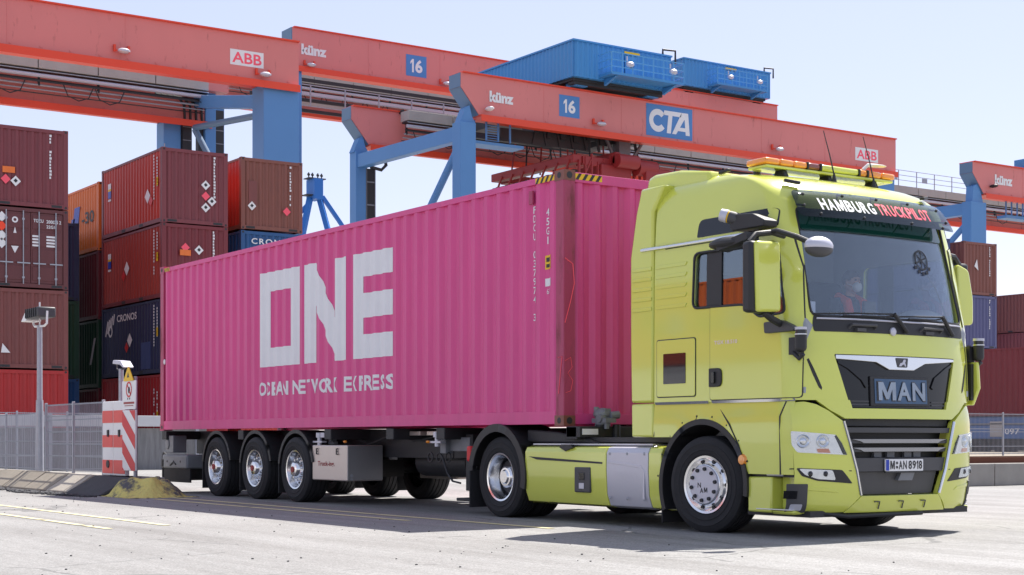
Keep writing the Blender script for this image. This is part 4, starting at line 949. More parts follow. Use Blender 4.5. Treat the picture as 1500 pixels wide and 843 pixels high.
hazardband('hazard_strip', lambda u, v, k: (u, NY + .002 - .002 * k, ZB + H40 - .1 + .066 * v), -.56, -.185)
hazardband('hazard_strip', lambda u, v, k: (-.008 + .002 * k, u, ZB + H40 - .1 + .07 * v), NY + .17, NY + .55)
hazardband('hazard_strip', lambda u, v, k: (u, NY + .002 - .002 * k, ZB + H40 - .1 + .066 * v), -12.0, -11.75)
# chalk scrawl on the corner post
def chalk(pts): MB().tube([(x, NY - .0005, z) for x, z in pts], .004, seg=5).build('chalk_mark', 'pinkred', t)
chalk([(-.11, 1.86), (-.03, 1.87), (-.06, 1.7), (-.10, 1.45)])
MB().tube([(-.003, NY + .02, 1.82), (-.003, NY + .1, 1.86), (-.003, NY + .12, 1.75), (-.003, NY + .06, 1.68), (-.003, NY + .13, 1.6), (-.003, NY + .1, 1.48), (-.003, NY + .03, 1.46)], .004, seg=5).build('chalk_mark', 'pinkred', t)
MB().tube([(-.003, NY + .02, 2.98), (-.003, NY + .13, 2.92), (-.003, NY + .15, 2.7), (-.003, NY + .10, 2.5), (-.003, NY + .02, 2.25)], .006, seg=5).build('chalk_mark', 'pinkred', t)

# ------------------------------------------------------------------ wheels
def wheel(parent, c, side, kind, steer=0, Rr=.485, w=.30, dual=False):
    # side -1: outer face looks to -Y
    rot = Matrix.Rotation(steer, 3, 'Z'); s = side; rr = Rr
    def lat(b, prof, mi=0, seg=48): b.lathe([(r, a * s) for r, a in prof], c, 'y', seg, mi, rot)
    hw = w / 2
    rim = MB()
    R0 = .298
    if kind == 'front':
        lat(rim, [(R0, hw - .02), (R0 - .008, hw), (R0 - .03, hw - .005), (R0 - .045, hw - .03), (R0 - .062, hw - .045), (.215, hw - .03), (.208, hw - .005), (.202, hw + .012), (.19, hw + .02), (.0, hw + .02)])
    elif kind == 'drive':
        lat(rim, [(R0, hw - .02), (R0 - .008, hw), (R0 - .03, hw - .005), (R0 - .042, hw - .05), (R0 - .06, hw - .16), (R0 - .075, hw - .19), (.16, hw - .2), (.15, hw - .17), (.13, hw - .09), (.11, hw - .07), (.0, hw - .065)])
    else:
        lat(rim, [(R0, hw - .02), (R0 - .008, hw), (R0 - .03, hw - .005), (R0 - .042, hw - .04), (R0 - .06, hw - .10), (.2, hw - .11), (.17, hw - .085), (.135, hw - .08), (.12, hw - .02), (.10, hw + .02), (.06, hw + .03), (.0, hw + .032)])
    wh = MB(); lat(wh, [(.13, -hw), (.2, -hw * .4), (.2, 0), (.0, 0)], seg=24)
    wo = wh.build('wheel', 'dark', parent)
    ty = MB()
    def tyre(off):
        T = [(R0 - .005, hw - .015), (R0 + .012, hw + .004), (R0 + .045, hw + .012), (R0 + .05, hw + .017), (R0 + .058, hw + .017), (R0 + .062, hw + .013), (R0 + .10, hw + .014), (R0 + .115, hw + .018), (R0 + .12, hw + .012), (rr - .055, hw + .008), (rr - .035, hw), (rr - .012, hw - .012), (rr - .002, hw - .03)]
        g = []
        for k in range(4):
            a = hw - .075 - k * (w - .15) / 3; g += [(rr, a + .008), (rr - .014, a + .005), (rr - .014, a - .005), (rr, a - .008)]
        T = T + g + [(r, -a) for r, a in reversed(T)]
        lat(ty, [(r, a + off) for r, a in T], seg=56)
    tyre(0)
    if dual: tyre(-w - .04)
    ty.build('tyre', 'rubber', wo, smooth=28)
    def at(r, k, n, off, ph=0): a = 2 * math.pi * (k + ph) / n; return Vector(c) + rot @ Vector((r * math.cos(a), off * s, r * math.sin(a)))
    ax = rot @ Vector((0, s, 0))
    b = MB(); h = MB()
    if kind == 'front':
        for k in range(10): p = at(.158, k, 10, hw + .028, .3); b.cyl(p, p + ax * .02, .021, .018, 10)
        for k in range(10): p = at(.238, k, 10, hw - .035); h.cyl(p - ax * .004, p + ax * .004, .018, seg=10)
        for k in range(20): p = at(.2, k, 20, hw - .0)
        b2 = MB(); b2.cyl(at(0, 0, 1, hw + .015), at(0, 0, 1, hw + .03), .196, .188, 36); b2.build('hub_cover', 'silver', wo)
        mp = lambda u, v: Vector(c) + rot @ Vector((u, (hw + .0315) * s, v))
        tx = MB()
        for i, ch in enumerate('MAN'): a = R(35 - 55 * i) ; vs, fs = GM if ch == 'M' else text2d(ch, .02); q0 = R(235 + 55 * 0 + 60 * i); tx.add([mp(.045 * math.cos(q0) * -1.2 + .045 * (x - .5), .065 * math.sin(q0) + .05 * (y - .5)) for x, y in vs], fs)
        tx.build('hub_lettering', 'black', wo, smooth=0)
    elif kind == 'drive':
        for k in range(10): p = at(.135 + .035, k, 10, hw - .195, .3); b.cyl(p, p + ax * .045, .02, .017, 8)
        for k in range(8): p = at(.20, k, 8, hw - .192); h.cyl(p - ax * .004, p + ax * .004, .024, seg=10)
        b.cyl(at(0, 0, 1, hw - .07), at(0, 0, 1, hw - .05), .09, .07, 20)
    else:
        for k in range(10): p = at(.155, k, 10, hw - .085, .3); b.cyl(p, p + ax * .05, .021, .016, 8)
        for k in range(10): p = at(.215, k, 10, hw - .108); h.cyl(p - ax * .004, p + ax * .005, .021, seg=10)
        MB().cyl(at(0, 0, 1, hw + .02), at(0, 0, 1, hw + .045), .05, .045, 16).build('hub_cap', 'spread', wo)
        MB().lathe([(r_, a_ * s) for r_, a_ in ((.10, hw - .05), (.085, hw + .01), (.06, hw + .03), (.03, hw + .03))], c, 'y', 24, 0, rot).build('hub', 'dark', wo)
    rim.add(b.v, b.f, 0 if kind != 'front' else 1); rim.add(h.v, h.f, 1); rim.build('rim', ['chrome', 'dark'], wo)
    return wo
def mudguard(parent, xc, zc, y0, y1, r, a0, a1, m='black', flap=None, name='mudguard', th=.02, lip=.03):
    b = MB(); n = 20
    for ya, yb, ra, rb in ((y0, y1, r, r + th), (y0 - .002, y0 + .02, r - lip, r + th + .004)):
        pts = [R(a0 + (a1 - a0) * i / n) for i in range(n + 1)]
        poly = [(xc + rb * math.cos(a), zc + rb * math.sin(a)) for a in pts] + [(xc + ra * math.cos(a), zc + ra * math.sin(a)) for a in reversed(pts)]
        k = len(pts)
        for i in range(n):
            q = [poly[i], poly[i + 1], poly[2 * k - 2 - i], poly[2 * k - 1 - i]]; b.prism(q, 'y', ya, yb)
    o = b.build(name, m, parent, smooth=40)
    if flap:
        for x, z0, z1 in flap: MB().box(x - .012, x + .012, y0 + .01, y1, z0, z1).build('mud_flap', 'rubber', parent, smooth=0)
    return o

# ------------------------------------------------------------------ semi trailer
t = thing('semi_trailer', 'black three axle container chassis semi trailer under the magenta container', 'trailer', (-6, 0, 0))
for s in (-1, 1):
    MB().box(-12.1, -3.4, s * .5 - .07, s * .5 + .07, .68, 1.07).prism([(-3.4, .68), (-3.4, 1.07), (.1, 1.07), (.1, .95), (-2.2, .93), (-2.9, .7)], 'y', s * .5 - .06, s * .5 + .06).build('chassis_beam', 'dark', t, smooth=0)
for x0 in (-12.15, -8.9, -5.9, -4.1, -2.8, .02):
    MB().box(x0, x0 + .2, -1.2, 1.2, .93, 1.08).build('cross_member', 'dark', t, smooth=0, bevel=.01)
MB().box(-12.1, .2, -.55, .55, 1.0, 1.07).build('deck_plate', 'dark', t, smooth=0)
for i, x in enumerate((-9.72, -8.22, -6.80)):
    MB().cyl((x, -1.0, .485), (x, 1.0, .485), .07, seg=14).box(x - .08, x + .08, -.6, .6, .36, .62).build('axle', 'dark', t)
    wheel(t, (x, -1.05, .485), -1, 'trailer', w=.36); wheel(t, (x, 1.05, .485), 1, 'trailer', w=.36)
    mudguard(t, x, .485, -1.22, -.86, .57, 12, 172, flap=((x - .585, .12, .56),)); mudguard(t, x, .485, .86, 1.22, .57, 12, 172, flap=((x - .585, .12, .56),))
    MB().cyl((x + .45, -.5, .6), (x + .45, -.25, .6), .13, seg=14).box(x - .5, x + .2, -.62, -.45, .5, .72).build('air_suspension', 'dark', t)
    MB().cyl((x + .68, -1.0, .93), (x + .68, -.9, .93), .035, seg=8).box(x + .6, x + .76, -.98, -.9, .86, .9).build('bracket', 'grey', t)
for y0, y1 in ((-1.2, -.62), (.62, 1.2)):
    tb = MB().box(-6.28, -5.21, y0, y1, .345, .85).build('tool_box', 'toolbox', t, smooth=0, bevel=.015)
    if y0 < 0:
        MB().box(-5.209, -5.2, y0 + .01, y1 - .01, .355, .84).build('end_plate', 'toolboxshade', tb, smooth=0, bevel=.004)  # thin darker sheet paints the shade on the box's end face
        text(MB(), 'Truck-ing.', lambda u, v: (u, -1.203, v), -6.1, -5.58, .53, .62, .02).build('lettering', 'spread', tb, smooth=0)
        for x in (-6.12, -5.5): MB().tube([(x + .04, -1.215, .8), (x, -1.215, .8), (x, -1.215, .72), (x + .05, -1.215, .72)], .009, seg=6).bar((x, -1.21, .76), (x + .03, -1.21, .76), .012).build('latch', 'dark', tb)
        MB().cyl((-5.199, -1.13, .42), (-5.19, -1.13, .42), .025, seg=10).cyl((-5.199, -1.13, .37), (-5.19, -1.13, .37), .02, seg=10).build('lock', 'steel', tb)
for x, y in ((-5.32, -1.17), (-3.05, -1.17)):
    MB().ball((x - .0, y, .90), .035, .03, .02, seg=8).build('side_marker', 'amber', t)
for x in (-6.2, -2.9):
    b = MB().cyl((x, -1.12, .84), (x, -1.12, 1.02), .035, seg=10).box(x - .14, x + .14, -1.16, -1.08, .885, .91).cyl((x, -1.12, .96), (x, -1.12, 1.03), .055, seg=10).box(x + .08, x + .2, -1.15, -1.1, .96, 1.03)
    b.build('twist_lock', 'silver', t)
for x, w in ((-3.9, .28), (-3.45, .34)): MB().box(x, x + w, -.95, -.6, .985, 1.04).build('pale_bracket', 'toolbox', t, smooth=0, bevel=.005)
MB().box(-3.1, -2.4, -.95, -.7, .78, .96).box(-3.0, -2.86, -1.02, -.9, .75, 1.05).build('valve_bracket', 'grey', t, smooth=0, bevel=.01)
for s in (-1, 1):
    MB().box(-2.52, -2.36, s * .85 - .08, s * .85 + .08, .28, 1.0).box(-2.49, -2.39, s * .85 - .05, s * .85 + .05, .18, .3).box(-2.62, -2.26, s * .85 - .16, s * .85 + .16, .15, .19).prism([(-2.36, .95), (-2.36, .55), (-2.0, .95)], 'y', s * .85 - .03, s * .85 + .03).build('landing_leg', 'dark', t, smooth=0, bevel=.01)
MB().tube([(-2.9, -1.05, .72), (-2.75, -1.06, .5), (-2.62, -1.06, .4), (-2.45, -1.05, .38)], .014, seg=6).build('crank_handle', 'dark', t)
for y in (-.25, .3): MB().cyl((-4.6, y, .62), (-3.3, y, .62), .2, seg=20).build('air_tank', 'dark', t)
MB().lathe([(.25, -.13), (.44, -.15), (.5, -.08), (.5, .08), (.44, .15), (.25, .13)], (-4.5, .85, .50), 'y', 32).build('spare_tyre', 'rubber', t)
for k in range(3):
    x = -3.3 + k * .22; MB().lathe([(.06 + .012 * math.cos(a), .012 * math.sin(a)) for a in [2 * math.pi * i / 6 for i in range(7)]], (x, -.98, .7), 'y', 14).build('hose_loop', 'dark', t)
b = MB()
for k in range(7): b.tube([(-11 + k * 1.3, -.72, .95), (-10.6 + k * 1.3, -.75, .86 + .05 * (k % 2)), (-10.1 + k * 1.3, -.72, .97)], .016, seg=6)
b.build('air_hose', 'dark', t)
# rear of the trailer
rb = MB().box(-12.15, -11.02, -1.2, -.72, .43, .665).build('rear_light_box', 'grey', t, smooth=0, bevel=.03)
b = MB()
for x in (-11.9, -11.6, -11.3): b.ball((x, -1.203, .55), .02, .006, .02, seg=8)
b.tube([(-11.75, -1.207, .48), (-11.6, -1.207, .54), (-11.5, -1.207, .5)], .012).build('bolt', 'dark', rb)
MB().box(-12.1, -11.75, -1.15, -.9, .70, 1.0).cyl((-12.0, -1.17, .85), (-12.0, -1.1, .85), .09, seg=12).build('valve_unit', 'grey', t, bevel=.01)
MB().tube([(-12.1, -1.1, .62), (-12.22, -1.14, .7), (-12.25, -1.14, .62), (-12.2, -1.1, .55)], .02).build('hose', 'dark', t)
MB().box(-12.2, -12.16, -1.18, 1.18, .2, .43).box(-12.15, -10.95, -1.17, -1.14, .19, .43).build('spray_flap', 'rubber', t, smooth=0)
MB().box(-12.2, -12.05, -1.2, 1.2, .43, .6).build('underrun_bar', 'dark', t, smooth=0, bevel=.02)
# front end of the trailer with coupling valves
MB().box(.02, .28, -1.2, 1.2, .955, 1.075).build('front_beam', 'dark', t, smooth=0, bevel=.006)
MB().box(.283, .288, -1.17, -.95, .985, 1.05).build('reflector_plate', 'white', t, smooth=0); MB().box(.283, .288, -.12, .3, .97, 1.06).build('reflector_plate', 'silver', t, smooth=0)
b = MB().cyl((.2, -.82, 1.08), (.2, -.82, 1.22), .09, .08, 16).ball((.2, -.82, 1.22), .11, .11, .07).box(.1, .36, -.9, -.75, 1.12, 1.17).cyl((.32, -.80, 1.2), (.34, -.70, 1.21), .045, seg=10).box(.12, .3, -.86, -.78, 1.24, 1.28).cyl((.16, -.88, 1.2), (.16, -.88, 1.3), .03, seg=8).cyl((.3, -.84, 1.05), (.3, -.84, 1.16), .03, seg=8).cyl((.25, -.92, 1.17), (.25, -.72, 1.17), .05, seg=10)
b.build('coupling_head', 'grey', t); MB().cyl((.22, -.86, .93), (.22, -.86, 1.1), .06, seg=12).cyl((.3, -.7, .9), (.3, -.7, 1.1), .045, seg=10).build('valve', 'dark', t)

# ------------------------------------------------------------------ tractor: surface of the cab
XF = [(.2, 3.80), (.3, 3.86), (.6, 3.90), (1.1, 3.90), (1.3, 3.885), (1.75, 3.865), (2.05, 3.835), (2.5, 3.735), (2.8, 3.66), (3.0, 3.60), (3.15, 3.55), (3.25, 3.505), (3.33, 3.45), (3.40, 3.37), (3.46, 3.26), (3.52, 3.09), (3.57, 2.84), (3.61, 2.45), (3.64, 1.9)]
WZ = [(.2, 1.20), (.5, 1.235), (1.0, 1.252), (1.12, 1.25), (1.2, 1.238), (1.285, 1.205), (1.30, 1.245), (2.0, 1.245), (2.6, 1.24), (2.95, 1.232), (3.2, 1.218), (3.35, 1.20), (3.44, 1.178), (3.50, 1.15), (3.54, 1.118), (3.575, 1.07), (3.605, .99), (3.64, .80)]
CZ = [(2.0, .27), (3.0, .23), (3.3, .20), (3.5, .26), (3.64, .4)]
NN = 3.0
def fX(y, z):
    w = interp(z, WZ); q = min(abs(y) / w, .99999)
    return interp(z, XF) - .05 * y * y - interp(z, CZ) * (1 - (1 - q ** NN) ** (1 / NN))
def fmap(y, z, off=0):
    e = .01; a = (fX(min(y + e, 1.235), z) - fX(max(y - e, -1.235), z)) / (2 * e); c = (fX(y, z + e) - fX(y, z - e)) / (2 * e)
    n = Vector((1, -max(-6, min(6, a)), -c)).normalized()
    return Vector((fX(y, z), y, z)) + n * off
def sY(x, z):
    w = interp(z, WZ); xs = fX(w, z)
    if x <= xs: return w
    lo, hi = .6, w
    for _ in range(30):
        m = (lo + hi) / 2
        if fX(m, z) > x: lo = m
        else: hi = m
    return lo
def smap(sgn=-1):
    def f(x, z, off=0):
        w = sY(x, z); e = .02; d = (sY(x + e, z) - sY(x - e, z)) / (2 * e); dz = (sY(x, z + e) - sY(x, z - e)) / (2 * e)
        n = Vector((-d, 1, -dz)).normalized(); p = Vector((x, w, z)) + n * off
        return Vector((p.x, sgn * p.y, p.z))
    return f
SN = smap(-1); SF = smap(1)
_ring = {}
def ring(z, N=72):
    k = round(z, 3)
    if k not in _ring:
        w = interp(z, WZ); pts = []
        for i in range(N + 1):
            t = R(-90 + 180 * i / N); y = math.copysign(w * abs(math.sin(t)) ** (2 / NN), t); pts.append((fX(y, z), y))
        s = [0]
        for a, b in zip(pts, pts[1:]): s.append(s[-1] + math.hypot(b[0] - a[0], b[1] - a[1]))
        h = s[-1] / 2; _ring[k] = (pts, [q - h for q in s])
    return _ring[k]
def rmap(s, z, off=0):
    pts, ss = ring(z); z_ = z
    if s <= ss[0]: p = Vector((pts[0][0] + (s - ss[0]), pts[0][1], z)); n = Vector((0, -1, 0))
    elif s >= ss[-1]: p = Vector((pts[-1][0] - (s - ss[-1]), pts[-1][1], z)); n = Vector((0, 1, 0))
    else:
        i = max(k for k in range(len(ss) - 1) if ss[k] <= s); f = (s - ss[i]) / max(ss[i + 1] - ss[i], 1e-9)
        a = Vector(pts[i]); c = Vector(pts[i + 1]); q = a + (c - a) * f; d = (c - a).normalized()
        p = Vector((q.x, q.y, z)); n = Vector((d.y, -d.x, 0))
    return p + n * off
def s_at(x, z):                       # ring coordinate of side point x (near side, negative)
    pts, ss = ring(z)
    if x <= pts[0][0]: return ss[0] - (pts[0][0] - x)
    for (a, b), s0, s1 in zip(zip(pts, pts[1:]), ss, ss[1:]):
        if a[0] <= x <= b[0]: return s0 + (s1 - s0) * (x - a[0]) / max(b[0] - a[0], 1e-9)
    return -.9
XR = 1.64
def cabloft(sh, z0, z1, mi):
    zs = [z0 + (z1 - z0) * k / 46 for k in range(47)]
    b = MB(); N = 72; rows = []
    for z in zs:
        pts, _ = ring(z); w = abs(pts[0][1]); row = []
        xr = XR + sh
        for k in range(7):
            x = xr + (pts[0][0] - xr) * k / 7; row.append((x, -w + sh, z))
        for x, y in pts:
            row.append((x - sh, y * (w - sh) / w, z))
        for k in range(6, -1, -1):
            x = xr + (pts[0][0] - xr) * k / 7; row.append((x, w - sh, z))
        rows.append(row)
    n = len(rows[0]); vs = [p for r in rows for p in r]
    fs = [(i * n + k, i * n + (k + 1) % n, (i + 1) * n + (k + 1) % n, (i + 1) * n + k) for i in range(len(rows) - 1) for k in range(n)]
    fs += [tuple(range(n - 1, -1, -1)), tuple(range((len(rows) - 1) * n, len(rows) * n))]
    return b.add(vs, fs, mi)
TL = 'lime green tractor truck with tall cab, roof light bar and sun visor pulling magenta container'
T = thing('truck', TL, 'truck', (1.0, 0, 0))
cab = cabloft(0, 1.30, 3.638, 0).build('cab_body', ['lime', 'interior'], T, smooth=0)
inn = cabloft(.055, 1.36, 3.56, 1).build('cut', ['lime', 'interior'], None, smooth=0)
WSP = rpoly([(-1.045, 2.085), (1.045, 2.085), (1.0, 3.14), (-1.0, 3.14)], [.09, .09, .05, .05])
WIN = rpoly([(2.27, 2.80), (3.44, 2.80), (3.555, 2.12), (3.22, 2.10), (3.02, 2.235), (2.25, 2.25)], [.07, .06, .05, .05, .08, .07])
GRI = rpoly([(-.84, 1.735), (.84, 1.735), (.675, 1.235), (-.675, 1.235)], .02)
cuts = [inn, MB().prism(WSP, 'x', 3.2, 4.2).build('cut', ['lime', 'interior'], None, smooth=0),
        MB().prism(WIN, 'y', -1.5, -1.0).build('cut', ['lime', 'interior'], None, smooth=0), MB().prism(WIN, 'y', 1.0, 1.5).build('cut', ['lime', 'interior'], None, smooth=0),
        MB().prism(GRI, 'x', 3.7, 4.2).build('cut', ['lime', 'interior'], None, smooth=0)]
boolean(cab, cuts)
# doors (near and far) with the same window opening
def put_door(sg, mp):
    dp = rpoly([(2.52, 1.325), (2.52, 2.885), (3.50, 2.885), (3.60, 2.55), (3.69, 2.0), (3.70, 1.325)], [.03, .05, .05, 0, 0, .03])
    MB_ = panel(rpoly([(2.511, 1.318), (2.511, 2.893), (3.508, 2.893), (3.607, 2.55), (3.697, 2.0), (3.707, 1.318)], [.03, .05, .05, 0, 0, .03]), mp, -.02, .005, .06)
    gk = MB_.build('door_seam', ['black', 'interior'], T, smooth=40)
    d = panel(dp, mp, -.02, .010, .06).build('door', ['lime', 'interior'], T, smooth=40)
    cw = MB().prism(WIN, 'y', *((-1.5, -1.0) if sg < 0 else (1.0, 1.5))).build('cut', ['lime', 'interior'], None, smooth=0)
    boolean(d, [cw]); boolean(gk, [cw]); D.objects.remove(cw)
    return d
for c in cuts: D.objects.remove(c)
door = put_door(-1, SN); fdoor = put_door(1, SF)
for mp, dr in ((SN, door), (SF, fdoor)):
    panel(WIN, mp, -.03, -.024, .12).build('side_window', 'glass', dr, smooth=60)
    MB().tube([mp(u, v, .004) for u, v in WIN + WIN[:1]], .014, 6).build('window_seal', 'black', dr)
    panel([(2.44, 2.25), (2.66, 2.25), (2.66, 2.8), (2.44, 2.8)], mp, -.022, -.012, .12).build('window_pillar', 'black', dr, smooth=60)
panel(WSP, fmap, -.03, -.022, .12).build('windscreen', 'windscreen', T, smooth=60)
MB().tube([fmap(u, v, .002) for u, v in WSP + WSP[:1]], .012, 6).build('windscreen_seal', 'black', T)
panel(rpoly([(-.99, 2.93), (.97, 2.93), (.98, 3.13), (-1.0, 3.13)], .03), fmap, -.018, -.012, .12).build('sun_band', 'sunband', T, smooth=60)
panel(rpoly([(2.33, 3.13), (3.40, 3.13), (3.42, 2.955), (2.30, 2.955)], [.07, .04, .02, .02]), SN, -.004, .004, .12).build('upper_window', 'darkglass', T, smooth=60)
panel(rpoly([(2.33, 3.13), (3.40, 3.13), (3.42, 2.955), (2.30, 2.955)], [.07, .04, .02, .02]), SF, -.004, .004, .12).build('upper_window', 'darkglass', T, smooth=60)
# chrome rails and joints
MB().tube([SN(x, 2.912, .02) for x in frange(1.24, 3.43, .2)], .019, 10).build('chrome_rail', 'chrome', T)
MB().tube([SN(x, 2.895, .004) for x in frange(1.6, 3.5, .2)], .008, 6).build('panel_joint', 'black', T)
for a, c in ((1.66, 2.49), (2.54, 3.66)):
    panel([(a, 1.297), (c, 1.297), (c, 1.317), (a, 1.317)], SN, .0, .012, .2).build('chrome_strip', 'chrome', T, smooth=40)
def joint(pts, mp=None, r=.006, name='panel_joint'): return MB().tube([(mp or SN)(u, v, .001) for u, v in pts], r, 6).build(name, 'black', T)
joint([(3.60, 2.0), (3.50, 2.0)], None, .002)
# side features
for mp in (SN,):
    hp = rpoly([(1.69, 1.95), (2.29, 1.95), (2.29, 1.37), (1.69, 1.37)], .03)
    hs = panel(rpoly([(1.68, 1.96), (2.30, 1.96), (2.30, 1.36), (1.68, 1.36)], .035), mp, -.01, .004, .2).build('hatch_seam', 'black', T, smooth=40)
    ht = panel(hp, mp, -.01, .010, .2).build('storage_hatch', 'lime', T, smooth=40, bevel=.003)
    panel(rpoly([(1.80, 1.81), (2.15, 1.81), (2.15, 1.50), (1.80, 1.50)], .01), mp, .008, .014, .2).build('hatch_window', 'darkglass', ht, smooth=40)
    hd = panel(rpoly([(2.515, 1.635), (2.70, 1.635), (2.70, 1.45), (2.515, 1.45)], [.01, .06, .06, .01]), mp, .005, .026, .1).build('door_handle', 'black', door, smooth=40, bevel=.006)
    panel(rpoly([(2.57, 1.60), (2.615, 1.60), (2.615, 1.485), (2.57, 1.485)], .012), mp, .026, .045, .1).build('grip', 'gloss', hd, smooth=40, bevel=.005)
    tx = MB(); text(tx, 'TGX 18.510', lambda u, v: SN(u, v, .013), 2.585, 2.92, 1.868, 1.905, .02); tx.build('model_lettering', 'alu', door, smooth=0)
    for k in range(5):
        z = 2.73 - k * .105
        b = panel(rpoly([(1.66, z), (2.16, z + .004), (2.13, z - .035), (1.66, z - .035)], .012), mp, -.004, .009, .1); b.build('highlight_rib', 'lime', T, smooth=60, bevel=.008)  # raised strips standing in for soft reflection highlights on the cab side
# side fairing behind the cab
for sg in (-1, 1):
    ya, yb = sorted((sg * 1.07, sg * 1.247))
    fr = MB().prism([(1.25, 1.315), (1.615, 1.315), (1.615, 3.30), (1.80, 3.56), (1.42, 3.56), (1.33, 3.3), (1.235, 2.85), (1.235, 2.0)], 'y', ya, yb).build('side_fairing', 'lime', T, smooth=30, bevel=.025)
    MB().prism([(1.255, .955), (1.615, .955), (1.615, 1.305), (1.25, 1.305)], 'y', *sorted((sg * 1.07, sg * 1.243))).build('lower_fairing', 'lime', T, smooth=30, bevel=.02)
    if sg < 0:
        b = MB()
        for k in range(5): z = 2.73 - k * .105; b = MB().prism(rpoly([(1.28, z), (1.60, z), (1.60, z - .04), (1.28, z - .04)], .015), 'y', -1.258, -1.24); b.build('highlight_rib', 'lime', fr, smooth=30, bevel=.005)  # same highlight strips carried on over the fairing
MB().prism([(1.27, 3.45), (1.35, 3.70), (1.45, 3.725), (1.85, 3.715), (2.30, 3.645), (2.34, 3.60), (2.34, 3.45)], 'y', -1.10, 1.10).build('roof_deflector', 'lime', T, smooth=35, bevel=.045)
MB().bar((2.36, -.98, 3.62), (2.5, -.98, 3.635), .05, .03).build('roof_clip', 'black', T, bevel=.006)
# lower skirts and wheel arches
RA = .655; XC = 2.395; ZC = .47
for sg in (-1, 1):
    mp = SN if sg < 0 else SF
    arc = [(XC + RA * math.cos(R(a)), ZC + RA * math.sin(R(a))) for a in range(14, 133, 6)]
    panel([(1.63, 1.295), (3.655, 1.295), (3.655, .60), (3.06, .60)] + arc[1:] + [(1.95, .955), (1.63, .955)], mp, -.05, 0, .15).build('wheel_arch_panel', 'lime', T, smooth=40)
    b = MB(); n = 40
    for i in range(n):
        a0 = R(-8 + 212 * i / n); a1 = R(-8 + 212 * (i + 1) / n)
        b.prism([(XC + q * math.cos(a), ZC + q * math.sin(a)) for q, a in ((RA + .012, a0), (RA + .012, a1), (RA - .045, a1), (RA - .045, a0))], 'y', *sorted((sg * 1.20, sg * 1.258)))
    b.build('arch_lip', 'black', T, smooth=40)
    b = MB()
    for i in range(n):
        a0 = R(-8 + 212 * i / n); a1 = R(-8 + 212 * (i + 1) / n)
        b.prism([(XC + q * math.cos(a), ZC + q * math.sin(a)) for q, a in ((RA - .02, a0), (RA - .02, a1), (RA - .04, a1), (RA - .04, a0))], 'y', *sorted((sg * .75, sg * 1.21)))
    b.build('wheel_arch_liner', 'dark', T, smooth=40)
    for a in range(2, 175, 19):
        p = (XC + (RA + .045) * math.cos(R(a)), ZC + (RA + .045) * math.sin(R(a)))
        if p[1] > .62 or p[0] < 2: MB().ball((p[0], sg * 1.247, p[1]), .011, .006, .011, seg=8).build('bolt', 'black', T)
joint([(1.62 + .06, 1.29), (1.64, .96)]); joint([(2.33, 1.285), (2.30, 1.13)], None, .004)
joint([(2.545, 1.285), (2.66, 1.22), (2.80, 1.08), (2.93, .88), (3.02, .66), (3.03, .6)], None, .009)
joint([(3.56, 1.29), (3.50, 1.15), (3.50, .60)], None, .009)
MB().lathe([(.0, .02), (.045, .018), (.055, 0), (.06, -.005)], (2.985, -1.247, .735), 'y', 18, 0, Matrix.Rotation(math.pi, 3, 'Z')).build('side_marker', 'amber', T)
# entry steps
for sg in (-1, 1):
    b = MB().box(3.04, 3.37, *sorted((sg * 1.07, sg * 1.232)), .235, .575).box(3.37, 3.68, *sorted((sg * .98, sg * 1.10)), .235, .60).box(3.37, 3.66, *sorted((sg * 1.1, sg * 1.228)), .225, .262)
    st = b.build('entry_step', 'lime', T, smooth=30, bevel=.025)
    MB().box(3.16, 3.64, *sorted((sg * 1.11, sg * 1.236)), .263, .275).build('tread', 'alu', st, smooth=0, bevel=.004)
    MB().box(3.0, 3.69, *sorted((sg * .9, sg * 1.19)), .575, .66).build('step_recess', 'black', st, smooth=0)
    if sg < 0: MB().box(3.28, 3.5, -1.215, -1.19, .585, .615).build('upper_tread', 'silver', st, bevel=.008); MB().cyl((3.55, -1.105, .46), (3.55, -1.09, .46), .02, seg=10).build('key_hole', 'black', st)
